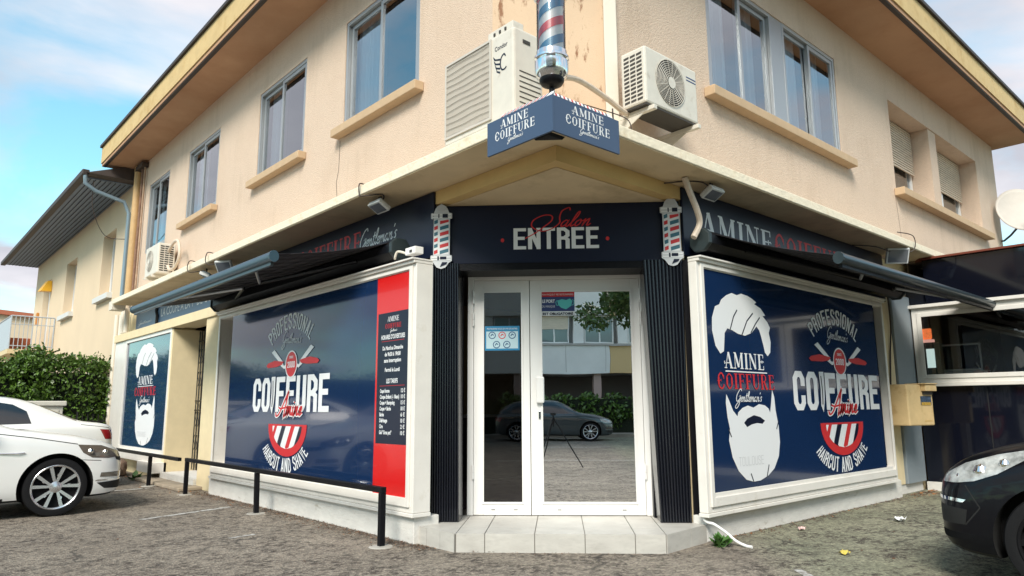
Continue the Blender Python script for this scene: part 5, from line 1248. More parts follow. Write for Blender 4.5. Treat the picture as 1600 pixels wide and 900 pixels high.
    for s in (fa, ra):
        for sg in (-1, 1):
            w_ = MB(); yo = sg*(stn[4][4]-.012); yi = sg*(stn[4][4]-.21); W_ = wr; rr = wr*.76
            w_.lathe((X(s), 0, wr), [(rr, yi), (W_*.93, yi), (W_, yi+sg*.03), (W_, yo-sg*.035), (W_*.97, yo-sg*.008), (W_*.86, yo), (rr*1.02, yo-sg*.004), (rr, yo-sg*.02)], 48, ax='y'); w_.f = w_.f[:-2]; w_.m = w_.m[:-2]; tw = w_.build('wheel', RUBBER, t, local=True, smooth=True)
            w_ = MB(); w_.lathe((X(s), 0, wr), [(rr*1.0, yi+sg*.02), (rr*1.0, yo-sg*.015), (rr*.965, yo-sg*.005), (rr*.93, yo-sg*.012), (rr*.93, yo-sg*.06), (.0, yo-sg*.07)], 48, ax='y')
            cx_ = X(s)
            rim = MB(); ysp = yo-sg*.012
            def pt(r_, a, d): return (cx_+r_*math.cos(a), ysp-sg*d, wr+r_*math.sin(a))
            rim.lathe((cx_, 0, wr), [(rr*1.01, yo-sg*.03), (rr*1.02, yo-sg*.008), (rr*.985, yo-sg*.002), (rr*.93, yo-sg*.01), (rr*.925, yo-sg*.05)], 48, ax='y'); rim.f = rim.f[:-2]; rim.m = rim.m[:-2]
            ns = 5
            for k in range(ns):
                a0 = 2*math.pi*k/ns+.35
                for (da0, da1, w0, w1) in ((-.10, -.34, .085, .045), (.10, .22, .06, .04)):
                    a, b = a0+da0, a0+da1
                    p0, p1 = pt(rr*.16, a, .012), pt(rr*.95, b, .004); q0 = Vector((p1[0]-p0[0], 0, p1[2]-p0[2])).normalized(); pn = Vector((-q0.z, 0, q0.x)); lo = [tuple(Vector(p0)-pn*.013), tuple(Vector(p0)+pn*.013), tuple(Vector(p1)+pn*.019), tuple(Vector(p1)-pn*.019)]
                    hi = [(p[0], p[1]-sg*.03, p[2]) for p in lo]; rim.hexa(lo, hi)
                if rimstyle == 'v':
                    lo = [pt(rr*.62, a0-.30, .007), pt(rr*.60, a0-.14, .007), pt(rr*.50, a0-.10, .010), pt(rr*.50, a0-.28, .010)]; rim.hexa(lo, [(p[0], p[1]-sg*.025, p[2]) for p in lo])
            rim.lathe((cx_, 0, wr), [(rr*.24, ysp-sg*.03), (rr*.25, ysp-sg*.008), (rr*.14, ysp+sg*.004), (0, ysp+sg*.006)], 24, ax='y')
            w_.build('rim_barrel', RIMD, tw, local=True, smooth=True); rim.build('rim', rimm or RIMS, tw, local=True, smooth=True)
    return t
def gapline(pts, w=.012):
    o = []
    for i in range(len(pts)-1):
        (a, b), (c, d) = pts[i], pts[i+1]; l = math.hypot(c-a, d-b); nx, ny = -(d-b)/l*w/2, (c-a)/l*w/2
        o.append(('gap', [(a+nx, b+ny), (c+nx, d+ny), (c-nx, d-ny), (a-nx, b-ny)], None, 'gap', 0))
    return o
golf = [(0, .30, .52, .60, .42, .34), (.03, .25, .58, .67, .62, .50), (.10, .20, .66, .745, .765, .62), (.25, .175, .745, .82, .85, .70), (.55, .17, .84, .90, .888, .745), (.95, .17, .905, .965, .897, .755), (1.25, .17, .935, 1.02, .9, .75), (1.65, .17, .955, 1.24, .9, .67), (2.05, .17, .965, 1.42, .9, .60), (2.5, .17, .975, 1.46, .9, .59), (3.1, .17, .985, 1.45, .9, .585), (3.6, .18, .99, 1.38, .89, .58), (3.95, .20, .98, 1.20, .87, .60), (4.12, .24, .90, .98, .82, .60), (4.25, .32, .70, .78, .62, .45)]
gf = [('headlight', [(.56, .795), (.30, .775), (.10, .70), (.075, .64), (.22, .625), (.40, .64), (.50, .70)], LENSD, 'corner', .003),
      ('front_grille', [(-.01, .56), (.12, .60), (.14, .64), (-.01, .62)], CARLN, 'corner', .003), ('fog_lamp', [(.04, .40), (.30, .41), (.29, .46), (.04, .46)], LENSD, 'corner', .003),
      ('air_intake', [(.02, .26), (.24, .275), (.33, .345), (.02, .36)], CARLN, 'corner', .002), ('trim_strip', [(.02, .365), (.35, .365), (.33, .38), (.02, .38)], CHROME, 'corner', .006),
      ('windscreen', [(1.36, 1.0), (1.40, 1.30), (2.0, 1.44), (2.02, 1.38), (1.5, 1.0)], CARGL, 'screen', .001),
      ('side_window', [(1.62, .99), (2.12, 1.33), (2.45, 1.375), (2.62, 1.375), (2.62, .995)], CARGL, 'side', .0015), ('side_window', [(2.70, .995), (2.70, 1.375), (3.25, 1.35), (3.62, 1.22), (3.66, 1.02)], CARGL, 'side', .0015),
      ('sill_trim', [(1.24, .17), (3.1, .17), (3.1, .235), (1.24, .235)], CARLN, 'side', .002),
      ('tail_light', [(4.0, .86), (4.24, .84), (4.24, .70), (4.05, .72)], TAIL, 'corner', .003), ('rear_window', [(3.75, 1.30), (4.10, 1.0), (4.2, 1.02), (3.85, 1.34)], CARGL, 'rear', .001)]
gf += gapline([(1.27, .24), (1.33, .60), (1.34, .90)])+gapline([(2.66, .24), (2.66, .98)])+gapline([(.56, .80), (1.0, .885), (1.45, .955)], .010)+gapline([(.30, .60), (.52, .62), (.58, .55)], .008)
GO = car('parked_car', 'white hatchback nose first at the barrier rail, its five spoke wheel filling the left edge', (.30, 10.62, 0), 0, 4.25, golf, CARW, .745, 3.50, .325, gf)
mb = MB(); mb.tube([(2.125-1.33, -.905, .725), (2.125-1.15, -.912, .72), (2.125-1.08, -.905, .725)], .008, 6); mb.build('side_trim', CHROME, GO, local=True)
for sg in (-1, 1):
    for (s, z, y, r_) in ((.42, .715, .865, .035), (.26, .70, .825, .03)):
        mb = MB(); mb.lathe((2.125-s, sg*y, z), [(.0, -r_), (r_*.7, -r_*.7), (r_, 0), (r_*.7, r_*.7), (0, r_)], 16); mb.build('lamp_reflector', LREFL, GO, local=True, smooth=True)
    mb = MB(); mb.box((2.125-1.50, sg*.90, .98), (2.125-1.62, sg*1.06, 1.10)); mb.build('wing_mirror', CARW, GO, local=True, bevel=.03)
sedan = [(0, .30, .50, .58, .45, .35), (.05, .24, .58, .66, .68, .52), (.15, .20, .66, .74, .80, .62), (.35, .18, .74, .81, .87, .70), (.8, .17, .84, .90, .90, .75), (1.2, .17, .90, .96, .905, .75), (1.6, .17, .93, 1.05, .91, .74), (2.0, .17, .95, 1.25, .91, .66), (2.4, .17, .96, 1.38, .91, .60), (2.9, .17, .97, 1.41, .91, .59), (3.35, .17, .975, 1.37, .91, .59), (3.8, .18, .975, 1.19, .90, .64), (4.1, .19, .965, 1.05, .89, .72), (4.4, .22, .94, 1.0, .86, .74), (4.56, .30, .86, .95, .78, .66), (4.62, .38, .74, .84, .55, .45)]
sf = [('tail_light', [(4.38, .90), (4.61, .885), (4.62, .74), (4.46, .75)], TAIL, 'corner', .003), ('side_window', [(1.95, .98), (2.45, 1.29), (2.9, 1.33), (2.9, .99)], CARGL, 'side', .0015), ('side_window', [(2.98, .99), (2.98, 1.33), (3.25, 1.28), (3.42, 1.18), (3.48, 1.0)], CARGL, 'side', .0015),
      ('rear_window', [(3.42, 1.34), (3.55, 1.37), (4.12, 1.075), (4.06, 1.03)], CARGL, 'screen', .001), ('windscreen', [(1.66, 1.02), (1.7, 1.30), (2.38, 1.41), (2.40, 1.34), (1.85, 1.02)], CARGL, 'screen', .001),
      ('headlight', [(.5, .75), (.2, .72), (.05, .60), (.3, .60), (.48, .66)], LENS, 'corner', .003)]
sf += gapline([(2.94, .24), (2.94, .97)])+gapline([(1.5, .24), (1.55, .93)])+gapline([(4.12, .975), (4.35, .945), (4.52, .92)], .008)
car('parked_car', 'white saloon with red tail light parked behind the hatchback, its boot towards the building', (.62, 13.45, 0), rad(180), 4.62, sedan, CARW, .85, 3.60, .32, sf)
blk = [(0, .32, .55, .66, .50, .40), (.03, .27, .60, .70, .66, .52), (.10, .22, .66, .77, .78, .62), (.25, .19, .74, .86, .85, .68), (.5, .18, .82, .93, .885, .72), (.9, .18, .90, 1.01, .90, .72), (1.2, .18, .94, 1.12, .905, .70), (1.6, .18, .97, 1.33, .905, .63), (2.0, .18, .99, 1.50, .905, .58), (2.5, .18, 1.0, 1.58, .905, .57), (3.2, .18, 1.01, 1.57, .90, .57), (3.7, .19, 1.01, 1.48, .89, .58), (4.0, .22, 1.0, 1.25, .87, .62), (4.15, .26, .92, 1.0, .82, .62), (4.25, .36, .70, .8, .62, .45)]
bf = [('headlight', [(.055, .665), (.09, .725), (.22, .80), (.42, .865), (.66, .915), (.58, .84), (.42, .745), (.28, .69), (.16, .67)], LENS, 'corner', .004),
      ('fog_recess', [(.02, .30), (.22, .30), (.25, .34), (.02, .35)], RIMD, 'corner', .003), ('air_intake', [(.02, .40), (.20, .40), (.22, .50), (.02, .52)], CARLN, 'corner', .002), ('trim_strip', [(.01, .555), (.20, .545), (.22, .565), (.01, .578)], CHROME, 'corner', .006),
      ('windscreen', [(1.22, 1.08), (1.24, 1.30), (2.2, 1.60), (2.2, 1.50), (1.4, 1.08)], CARGL, 'screen', .001), ('side_window', [(1.6, 1.03), (2.15, 1.43), (2.6, 1.48), (2.6, 1.03)], CARGL, 'side', .0015), ('side_window', [(2.68, 1.03), (2.68, 1.48), (3.3, 1.46), (3.7, 1.3), (3.75, 1.05)], CARGL, 'side', .0015)]
bf += gapline([(1.25, .24), (1.30, .65), (1.27, .93)])+gapline([(.22, .66), (.30, .52), (.20, .40)], .008)+gapline([(.95, .985), (1.3, 1.0)], .01)
BK = car('parked_car', 'black car with long swept headlight cut off by the right edge of the photo', (6.60, -.16, 0), rad(95), 4.25, blk, CARB, .73, 3.45, .32, bf, 'v', RIMD)
for sg in (-1, 1):
    for (s, z, y, r_) in ((.32, .755, .79, .05), (.46, .81, .815, .036), (.18, .71, .74, .026)):
        mb = MB(); mb.lathe((2.125-s, sg*y, z), [(.0, -r_), (r_*.7, -r_*.7), (r_, 0), (r_*.7, r_*.7), (0, r_)], 16); mb.build('lamp_reflector', LREFL, BK, local=True, smooth=True)
df = [f for f in gf if f[0] != 'headlight']+[('headlight', gf[0][1], LENS, 'corner', .003)]
car('parked_car', 'dark grey hatchback across the street, mirrored in the right door pane', (-8.5, -8.5, 0), math.atan2(-1.18, 1), 4.25, golf, CARG, .87, 3.50, .325, df)

# ================================================================== LEFT NEIGHBOUR HOUSE
HO = thing('neighbour_house', 'cream two storey house with dark overhanging roof and slatted eaves left of the shop', 'house', (4, 24, 0))
HY0, HY1, HZ = 17.25, 30.2, 6.32
hol = [(-20.15, -18.85, 3.95, 5.55, .28), (-24.75, -23.25, 3.95, 5.55, .28), (-28.5, -27.2, 3.02, 5.45, .28)]
mb = MB(); wall_holes(mb, FL, -HY1, -HY0, 0, HZ, hol, .28); mb.face([(4, HY1, 0), (12, HY1, 0), (12, HY1, HZ), (4, HY1, HZ)]); mb.face([(4, HY0, 0), (4, HY0, HZ), (12, HY0, HZ), (12, HY0, 0)]); mb.face([(12, HY0, 0), (12, HY0, HZ), (12, HY1, HZ), (12, HY1, 0)])
mb.build('wall', HOUSEW, HO, recalc=False)
for (a, b, c, d, e) in hol:
    w_ = MB(); FL.frame(w_, a+.01, b-.01, c+.01, d-.01, .06, -.28, -.22); FL.box(w_, (a+b)/2-.03, (a+b)/2+.03, c+.07, d-.07, -.275, -.225)
    wo = w_.build('window' if c > 3.5 else 'balcony_door', PVC, HO); g = MB(); FL.quad(g, a+.07, b-.07, c+.07, d-.07, -.25); g.build('pane', WGL, wo, recalc=False)
    s = MB(); FL.box(s, a+.5*(b-a), b-.012, c+.03, d-.03, -.20, -.165); s.build('shutter', WSH, wo); s = MB()
    for v in (c+.3, (c+d)/2, d-.3): FL.box(s, b-.12, b-.06, v, v+.05, -.164, -.15)
    s.build('hinge', BLACKM, wo)
    if c > 3.5: s = MB(); FL.box(s, a-.1, b+.1, c-.13, c-.002, -.0, .12); s.build('sill', mat('white_sill', (.62, .62, .60), .6), wo)
s = MB(); FL.box(s, -28.46, -27.85, 3.05, 5.42, -.20, -.16); s.build('shutter', WSH, HO)
mb = MB(); ev = [(3.02, 17.58), (12.9, 17.58), (12.9, 30.4), (3.02, 30.4)]; 
mb.hexa([(3.05, 17.6, HZ-.03), (4.3, 17.6, HZ-.0), (4.3, 30.35, HZ), (3.05, 30.35, HZ-.03)], [(3.05, 17.6, HZ), (4.3, 17.6, HZ+.04), (4.3, 30.35, HZ+.04), (3.05, 30.35, HZ)])
eo = mb.build('eave_soffit', LAMB, HO)
mb = MB()
for i in range(9): x = 3.13+i*.10; mb.box((x, 17.61, HZ-.045), (x+.006, 30.34, HZ-.0285))
mb.build('board_joint', BLACKM, eo)
mb = MB(); mb.hexa([(2.98, 17.25, HZ), (8, 17.25, HZ+1.9), (13.0, 17.25, HZ), (13.0, 30.5, HZ), (8, 30.5, HZ+1.9), (2.98, 30.5, HZ)][:3]+[], [(2.98, 30.5, HZ), (8, 30.5, HZ+1.9), (13.0, 30.5, HZ)])
ro = mb.build('roof', mat('dark_tiles', (.06, .045, .04), .8, var=.3, vscale=4), HO)
mb = MB(); mb.box((2.90, 17.3, HZ-.05), (3.045, 30.5, HZ+.08)); mb.build('gutter', DROOF, ro, bevel=.02)
mb = MB(); mb.tube([(2.97, 17.35, HZ-.02), (2.99, 17.36, HZ-.22), (3.2, 17.36, HZ-.36), (3.78, 17.36, HZ-.50), (3.90, 17.36, HZ-.75), (3.90, 17.36, 3.35)], .045, 10); mb.build('downpipe', GUTT, HO, smooth=True)
mb = MB(); mb.tube([(3.93, 17.75, 3.3), (3.93, 17.75, .2)], .05, 10); mb.tube([(3.93, 17.3, 3.25), (3.93, 17.3, .2)], .06, 10); mb.build('downpipe', PIPEC, HO, smooth=True)
# balcony
BX, BY0, BY1 = 2.84, 25.7, 29.8
mb = MB(); mb.box((BX, BY0, 2.86), (3.99, BY1, 3.0)); bal = mb.build('balcony', mat('balcony_slab', (.62, .50, .30), .8, var=.1), HO)
mb = MB()
for (a, b) in (((BX+.03, BY0+.03), (3.97, BY0+.03)),):
    mb.tube([(*a, 4.0), (*b, 4.0)], .022, 6); mb.tube([(*a, 3.1), (*b, 3.1)], .015, 6); mb.tube([(*a, 3.75), (*b, 3.75)], .012, 6)
    for i in range(11): x = a[0]+(b[0]-a[0])*i/10; mb.tube([(x, a[1], 3.0), (x, a[1], 4.0)], .011 if i % 5 else .02, 5)
mb.tube([(BX+.03, BY0+.03, 4.0), (BX+.03, BY1, 4.0)], .022, 6)
mb.box((BX+.02, BY0+.06, 3.02), (BX+.035, BY1, 3.96)); mb.build('balcony_railing', mat('railing_grey', (.42, .46, .50), .5), bal)
mb = MB(); mb.hexa([(3.65, 27.30, 5.0), (3.99, 27.25, 5.0), (3.99, 26.95, 5.0), (3.7, 26.95, 5.0)], [(3.85, 27.3, 5.35), (3.99, 27.25, 5.35), (3.99, 27.0, 5.35), (3.88, 27.0, 5.35)]); mb.build('wall_lamp', AMBER, HO)
mb = MB(); mb.box((3.93, 28.95, 4.1), (3.99, 29.2, 4.5)); mb.build('meter_box', mat('orange_box', (.55, .22, .04), .5), HO)
t = thing('planter', 'terracotta coloured planter box standing on the neighbour balcony', 'planter', (3.35, 27.0, 3.0)); mb = MB(); mb.hexa([(3.0, 27.2, 3.002), (3.55, 27.2, 3.002), (3.55, 27.8, 3.002), (3.0, 27.8, 3.002)], [(2.95, 27.1, 3.45), (3.62, 27.1, 3.45), (3.62, 27.85, 3.45), (2.95, 27.85, 3.45)]); mb.build('box', TERRA, t, bevel=.02)
t = thing('far_house', 'low cream house with tiled roof far behind the neighbour balcony', 'house', (2.5, 44, 0)); mb = MB(); mb.box((2.9, 42, 0), (8, 50, 5.9)); mb.build('wall', HOUSEW, t); mb = MB(); mb.hexa([(2.6, 41.8, 5.9), (8.2, 41.8, 5.5), (8.2, 50, 5.5), (2.6, 50, 5.9)], [(2.6, 41.8, 6.1), (8.2, 41.8, 5.75), (8.2, 50, 5.75), (2.6, 50, 6.1)]); mb.build('roof', TERRA, t)
# pipes on the left end of the shop
def pipe_thing(pts, r, m, label, n='downpipe', grp=None):
    mb = MB(); mb.tube(pts, r, 10); o = mb.build(n, m, BL, smooth=True); return o
pipe_thing([(3.93, 16.98, EZ-.02), (3.93, 16.98, 3.45)], .075, mat('ochre_pipe', (.52, .34, .16), .6, var=.1), '')
pipe_thing([(3.95, 16.68, EZ-.02), (3.95, 16.68, 5.2), (3.95, 16.72, 4.6), (3.95, 16.68, 3.45)], .028, mat('brown_pipe', (.20, .11, .07), .7, var=.4, vscale=9), '')
pipe_thing([(3.95, 16.50, EZ-.02), (3.95, 16.50, 3.45)], .022, mat('brown_pipe_b', (.36, .24, .16), .7, var=.3, vscale=9), '')
mb = MB(); mb.box((3.86, 16.42, 6.45), (3.99, 17.08, 6.55)); mb.build('pipe_collar', CABLE, BL)
mb = MB(); mb.tube([(3.86, 16.85, 3.32), (3.86, 16.85, 2.8)], .06, 10); mb.tube([(3.86, 16.6, 3.32), (3.86, 16.6, 2.8)], .05, 10); mb.box((3.5, 16.32, 3.24), (3.75, 16.6, 3.42)); mb.build('downpipe', PIPEC, BL)
hose('cable', 'thin slack cable hanging below the slatted eaves of the neighbour house', [(3.15, 17.4, 6.2), (3.2, 17.5, 5.6), (3.5, 17.6, 5.05), (3.9, 17.5, 5.0)], .008, CABLE)

# ================================================================== PLANTS
def leaf_mass(name, boxes, n, size, m, parent, seed=1, shape='box', core=None):
    rnd = random.Random(seed); V = []; Fc = []
    for (c, h, k) in boxes:
        for _ in range(int(n*k)):
            if shape == 'box':
                while True:
                    p = [rnd.uniform(-1, 1) for _ in range(3)]
                    if max(abs(q) for q in p) > .80: break
                # lumpy outline
                P = Vector([c[i]+h[i]*p[i] for i in range(3)])
                w = math.sin(P.x*3.1)*.5+math.sin(P.x*7.7+1)*.3+math.sin(P.y*4.3)*.3
                P += Vector((0, -.10*w-.05*rnd.random(), .13*w+.07*rnd.gauss(0, 1) if p[2] > .5 else 0))
            else:
                d = Vector([rnd.gauss(0, 1) for _ in range(3)]).normalized(); P = Vector(c)+Vector([d[i]*h[i] for i in range(3)])*(rnd.random()**.35)
            s = size*rnd.uniform(.6, 1.35); a = Vector([rnd.gauss(0, 1) for _ in range(3)]).normalized(); b = a.cross(Vector([rnd.gauss(0, 1) for _ in range(3)])).normalized()
            i0 = len(V); V += [P-a*s*.5, P+b*s*.26+a*s*.02, P+a*s*.5, P-b*s*.26+a*s*.02]; Fc.append((i0, i0+1, i0+2, i0+3))
    me = bpy.data.meshes.new(name); me.from_pydata([v-Vector(parent.location) for v in V], [], Fc); me.materials.append(m); me.update()
    o = bpy.data.objects.new(name, me); COL.objects.link(o); o.parent = parent; return o
HG = thing('hedge', 'dense dark green leafy hedge behind the parked white cars', 'hedge', (1.0, 18.4, 0))
mb = MB(); mb.box((-5.8, 18.02, 0), (3.88, 19.0, 1.98)); mb.build('dark_core', HCORE, HG)  # solid near-black box, stands in for the shade inside the foliage
leaf_mass('foliage', [((.4, 18.4, 1.25), (2.2, .60, .90), .26), ((3.0, 18.3, 1.3), (.9, .62, 1.02), .32), ((1.6, 18.35, 1.2), (1.2, .64, .98), .32), ((-3.8, 18.4, 1.2), (2.0, .6, .9), .10)], 34000, .095, HLEAF, HG, 3)
rnd = random.Random(5); mb = MB()
for i in range(60):
    x = rnd.uniform(1.6, 3.8); z = 2.05+.28*(x-1.6)/2.2+rnd.uniform(-.05, .12); y = 18.0+rnd.uniform(-.1, .4); mb.tube([(x, y, z-.35), (x+rnd.uniform(-.05, .05), y, z)], .005, 4)
    for k in range(6):
        c_ = Vector((x, y, z-.05*k)); a_ = Vector((rnd.gauss(0, 1), rnd.gauss(0, 1), .6)).normalized()*.09; b_ = a_.cross(Vector((0, 0, 1))).normalized()*.022; mb.face([c_, c_+a_*.5+b_, c_+a_, c_+a_*.5-b_])
mb.build('shoots', HLEAF, HG, recalc=False)
FE = thing('iron_fence', 'low dark iron railing fence in front of the hedge', 'fence', (3.2, 17.6, 0)); mb = MB(); 
for i in range(30): x = .9+i*.10; mb.tube([(x, 17.62, 0), (x, 17.62, 1.10 if i % 6 else 1.16)], .009 if i % 6 else .018, 5)
for z in (.25, .95): mb.tube([(.9, 17.62, z), (3.85, 17.62, z)], .012, 5)
mb.build('railing', IRON, FE)
CA = thing('utility_cabinet', 'pale grey two door utility cabinet behind the white saloon', 'cabinet', (2.0, 16.6, 0)); mb = MB(); mb.box((.9, 16.4, 0), (2.82, 16.85, 1.27)); mb.build('body', CABW, CA, bevel=.01)
mb = MB(); mb.box((.85, 16.35, 1.272), (2.87, 16.9, 1.37)); mb.build('lid', CABW, CA, bevel=.02)
for (a, b) in ((1.0, 1.86), (1.89, 2.75)): mb = MB(); mb.box((a, 16.385, .15), (b, 16.398, 1.20)); d_ = mb.build('door', CABW, CA, bevel=.004); mb = MB(); mb.box((b-.12, 16.37, .68), (b-.08, 16.384, .80)); mb.build('handle', BLACKM, d_)
# low stone by the left bay
t = thing('rubble_stone', 'rough brown stone lying at the foot of the far left bay', 'stone', (3.4, 14.9, 0)); bm = bmesh.new(); bmesh.ops.create_icosphere(bm, subdivisions=3, radius=.3)
for v in bm.verts: v.co *= 1+.18*math.sin(v.co.x*17+v.co.z*9)+.1*math.cos(v.co.y*23); v.co.z = max(-.12, v.co.z*.85)
me = bpy.data.meshes.new('stone'); bm.to_mesh(me); bm.free(); me.materials.append(mat('brown_stone', (.26, .17, .12), .9, var=.4, vscale=8, bump=.6, bscale=12)); o = bpy.data.objects.new('stone', me); COL.objects.link(o); o.parent = t; o.location = (0, 0, .12)
def weed(pos, n, s, label, seed):
    t = thing('weed', label, 'plant', pos); rnd = random.Random(seed); mb = MB()
    for i in range(n):
        a = rnd.uniform(0, 6.28); l = s*rnd.uniform(.5, 1); e = rnd.uniform(.2, 1.2); d = Vector((math.cos(a)*math.cos(e), math.sin(a)*math.cos(e), math.sin(e)))*l; b = d.cross(Vector((0, 0, 1))).normalized()*l*.28; p = Vector(pos)+Vector((rnd.uniform(-.05, .05), rnd.uniform(-.05, .05), .0)); q_ = p+d*.4
        mb.face([q_, q_+d*.35+b, q_+d*.75, q_+d*.35-b]); mb.tube([p, q_], .003, 4)
    mb.build('leaves', mat('weed_green', (.05, .13, .02), .6, var=.3, vscale=30), t, recalc=False)
weed((5.62, 3.60, 0), 44, .12, 'small green weed growing beside the entrance step under the white hose', 1)
weed((3.50, 13.7, 0), 18, .18, 'small green weed at the foot of the far left bay', 2)
# dry leaves and grit gathered along the foot of the walls
rnd = random.Random(11); mb = MB(); lm = [mat('dry_leaf_brown', (.13, .055, .025), .9, var=.5, vscale=12), mat('dry_leaf_orange', (.42, .17, .05), .8), mat('grit_dark', (.06, .045, .03), .95)]
def scatter(x0, y0, x1, y1, n, spread, s0, s1, w=(.5, .06, .44)):
    for _ in range(n):
        k = rnd.random(); x = x0+(x1-x0)*k+abs(rnd.gauss(0, spread))*(-1 if x0 < 4.2 and abs(x1-x0) < .5 else rnd.choice((-.3, .3))); y = y0+(y1-y0)*k-(abs(rnd.gauss(0, spread)) if abs(x1-x0) > .5 else 0)
        s = rnd.uniform(s0, s1); a = rnd.uniform(0, 6.28); z = .004+rnd.random()*.012; u = Vector((math.cos(a), math.sin(a), rnd.uniform(-.3, .3)))*s; v = Vector((-math.sin(a), math.cos(a), rnd.uniform(-.3, .3)))*s*rnd.uniform(.35, .8)
        p = Vector((x, y, z)); mi = 0 if (r_ := rnd.random()) < w[0] else (1 if r_ < w[0]+w[1] else 2)
        mb.face([p-u*.5, p+v*.4, p+u*.5, p-v*.4], mi)
scatter(3.76, 5.2, 3.74, 10.8, 5200, .13, .006, .028); scatter(3.75, 10.8, 3.7, 16, 700, .25, .01, .05, (.5, .16, .34)); scatter(5.9, 3.80, 10.3, 3.82, 1300, .08, .006, .03, (.55, .12, .33)); scatter(10.4, 3.8, 11.4, 3.8, 160, .12, .015, .06, (.45, .4, .15)); scatter(3.85, 4.9, 5.0, 3.7, 120, .03, .006, .02)
for _ in range(260): x = rnd.uniform(1.5, 9); y = rnd.uniform(1.5, 10); s = rnd.uniform(.006, .02); a = rnd.uniform(0, 6); p = Vector((x, y, .006)); u = Vector((math.cos(a), math.sin(a), 0))*s; v = Vector((-u.y, u.x, .2*s))*.6; (mb.face([p-u, p+v, p+u, p-v], rnd.choice((0, 2, 2))) if y < 3.6 or x < 3.6 else None)
tag(mb.build('dry_leaves', lm, recalc=False), 'brown dry leaves and grit gathered at the foot of the walls', 'leaves', kind='stuff')
def scrap(pos, s, label, m, seed, nm='paper_scrap', cat='litter'):
    rnd = random.Random(seed); mb = MB(); n = 4
    g = [[Vector(pos)+Vector(((i-n/2)*s/n+rnd.uniform(-.15, .15)*s/n*2, (j-n/2)*s*.6/n, .006+rnd.random()*s*.35)) for j in range(n+1)] for i in range(n+1)]
    for i in range(n):
        for j in range(n): mb.face([g[i][j], g[i+1][j], g[i+1][j+1], g[i][j+1]])
    tag(mb.build(nm, m, recalc=False), label, cat)
WP = mat('paper', (.75, .76, .76), .7)
scrap((8.15, 3.06, 0), .15, 'crumpled white paper scrap lying nearer the display window', WP, 1); scrap((8.1, 2.55, 0), .16, 'crumpled white paper scrap lying nearer the black car', WP, 2)
scrap((6.9, 3.5, 0), .09, 'pale pink paper scrap at the foot of the right display window', mat('pink_paper', (.65, .45, .42), .7), 3)
scrap((6.05, 2.72, 0), .10, 'yellow fallen leaf on the asphalt right of the hose', mat('yellow_leaf', (.60, .48, .10), .6), 4, 'fallen_leaf', 'leaf')
t = thing('concrete_slab', 'pale worn concrete slab in front of the iron gate', 'slab', (3.6, 12.6, 0)); mb = MB(); mb.box((3.50, 11.3, .002), (3.98, 14.0, .05)); mb.build('slab', mat('worn_concrete', (.34, .28, .21), .9, var=.25, vscale=5), t, bevel=.01)

# ================================================================== ACROSS THE STREET (mirrored in the door)
nn_ = Vector((.763, .646, 0)); FO = Fr((-14.0, -14.8, 0), (-nn_.y, nn_.x, 0), nn_)
AB = thing('apartment_building', 'white apartment block across the street with strip windows, mirrored in the door', 'building', (-14, -14.8, 0))
AW = mat('block_white', (.72, .72, .70), .8, var=.06, vscale=1); AC_ = mat('block_cream', (.62, .44, .22), .8); AG = mat('block_window_dark', (.05, .06, .08), .15, coat=1); AR = mat('block_grey', (.40, .38, .36), .8)
mb = MB(); FO.box(mb, -14, 18, 2.8, 13.5, -10, -.4); mb.build('wall', AR, AB)
for (v0, v1) in ((2.78, 4.25), (5.65, 7.1), (8.5, 9.95), (11.35, 13.7)):
    mb = MB(); FO.box(mb, -2.2, 18, v0, v1, -.4, .25); mb.build('band', AW, AB); mb = MB(); FO.box(mb, -14, -2.22, v0, v1, -.4, .20); mb.build('band', AC_, AB)
for v0 in (4.26, 7.11, 9.96):
    for k in range(14):
        u = -13.5+k*2.2; mb = MB(); FO.box(mb, u, u+1.5, v0, v0+1.38, -.39, -.10); wi = mb.build('window', AG, AB)
        mb = MB(); FO.frame(mb, u, u+1.5, v0, v0+1.38, .07, -.099, -.06); FO.box(mb, u+.72, u+.79, v0+.07, v0+1.31, -.099, -.06); mb.build('frame', AW, wi)
        if k % 3 == 0: mb = MB(); FO.box(mb, u+.05, u+1.45, v0+.7, v0+1.37, -.099, -.05); mb.build('shutter', SHUT, wi)
    mb = MB()
    for k in range(15): u = -14.0+k*2.2; FO.box(mb, u-.16, u+.30, v0, v0+1.38, -.39, .12)
    mb.build('pier', AW, AB)
    mb = MB()
    for k in range(11): FO.box(mb, -3.9+k*1.9, -3.88+k*1.9, v0-1.4, v0-.02, .251, .256)
    FO.box(mb, -14, 18, v0-.12, v0-.02, .26, .34); mb.build('parapet_cap', AR, AB)
mb = MB(); FO.box(mb, -14, 18, 0, 2.79, -10, -3.0); mb.build('ground_floor', mat('block_ground', (.10, .085, .08), .8), AB); mb = MB()
for k in range(9): u = -13.5+k*3.9; FO.box(mb, u, u+.35, 0, 2.78, -.5, .0)
mb.build('column', mat('block_column', (.42, .30, .27), .8), AB)
H2 = thing('hedge', 'green hedge across the street below the apartment block', 'hedge', (-10.5, -12, 0))
dv = Vector((-nn_.y, nn_.x, 0)); bx = []
for k in range(8): c = Vector((-10.2, -12.3, .95))+dv*(k-4)*1.1; bx.append((tuple(c), (.75, .75, .85), 1/8))
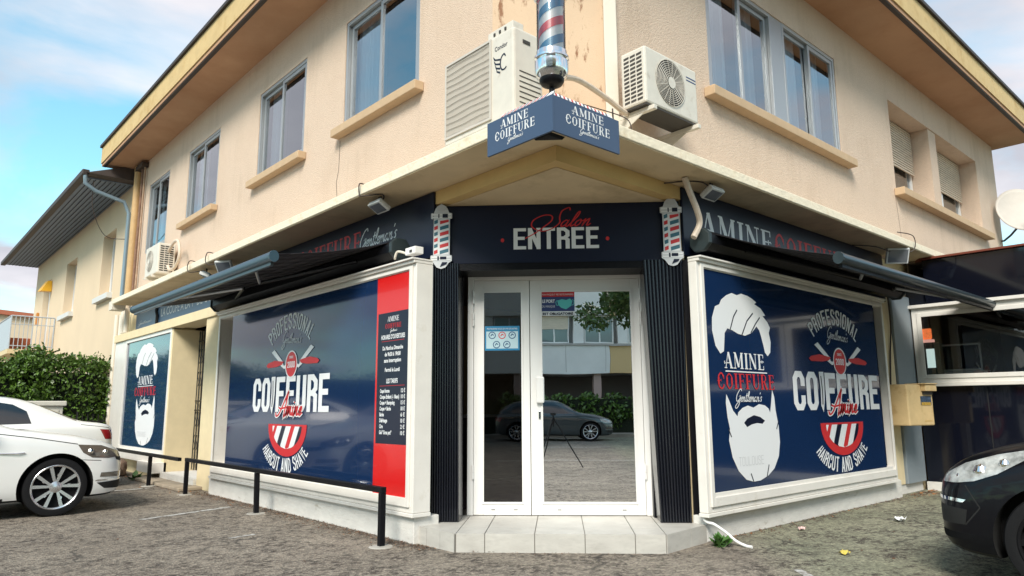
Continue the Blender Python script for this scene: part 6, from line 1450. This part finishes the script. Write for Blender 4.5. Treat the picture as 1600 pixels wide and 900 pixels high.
leaf_mass('foliage', bx, 9000, .20, HLEAF, H2, 9, 'ball')
mb = MB(); a, b = Vector((-10.2, -12.3, 0))-dv*5, Vector((-10.2, -12.3, 0))+dv*5; mb.hexa([a-nn_*.4, b-nn_*.4, b+nn_*.4, a+nn_*.4], [p+Vector((0, 0, 1.5)) for p in (a-nn_*.4, b-nn_*.4, b+nn_*.4, a+nn_*.4)]); mb.build('dark_core', HCORE, H2)  # filler box, the hedge's inner shade put into its dark colour
TR = thing('street_tree', 'leafy street tree behind the viewer, mirrored in the upper right of the door', 'tree', (-1.6, -5.3, 0))
mb = MB(); mb.tube([(-1.6, -5.3, 0), (-1.65, -5.25, 1.6), (-1.75, -5.1, 3.0), (-1.9, -4.9, 4.6)], [.16, .13, .10, .05], 10)
mb.build('trunk', BARK, TR, smooth=True); mb = MB(); 
for k in range(9): a = k*.7; mb.tube([(-1.75, -5.1, 3.0+k*.15), (-1.75+math.cos(a)*.8, -5.1+math.sin(a)*.8, 4.2+k*.12), (-1.75+math.cos(a)*1.5, -5.1+math.sin(a)*1.5, 4.8+k*.1)], [.05, .03, .01], 6)
mb.build('branch', BARK, TR)
cl = []; rnd = random.Random(4)
for k in range(20): a = rnd.uniform(0, 6.28); r_ = rnd.uniform(.2, 1.7); cl.append(((-1.75+math.cos(a)*r_, -5.1+math.sin(a)*r_, 4.35+rnd.uniform(-.9, 1.2)), (.55, .55, .4), 1/20))
leaf_mass('crown', cl, 7000, .15, TLEAF, TR, 8, 'ball')
TP = thing('tripod', 'black camera tripod standing before the shop, its leg mirrored in the door', 'tripod', (-.06, -.06, 0))
mb = MB()
for a in (.2, 2.3, 4.4): mb = MB(); mb.tube([(-.06, -.06, 1.0), (-.06+.58*math.cos(a-.9), -.06+.58*math.sin(a-.9), .01)], [.014, .010], 8); mb.build('leg', BLACKM, TP)
mb = MB(); mb.tube([(-.06, -.06, .8), (-.06, -.06, 1.08)], .015, 8); mb.box((-.10, -.10, 1.04), (-.02, -.02, 1.09)); mb.build('head', BLACKM, TP)
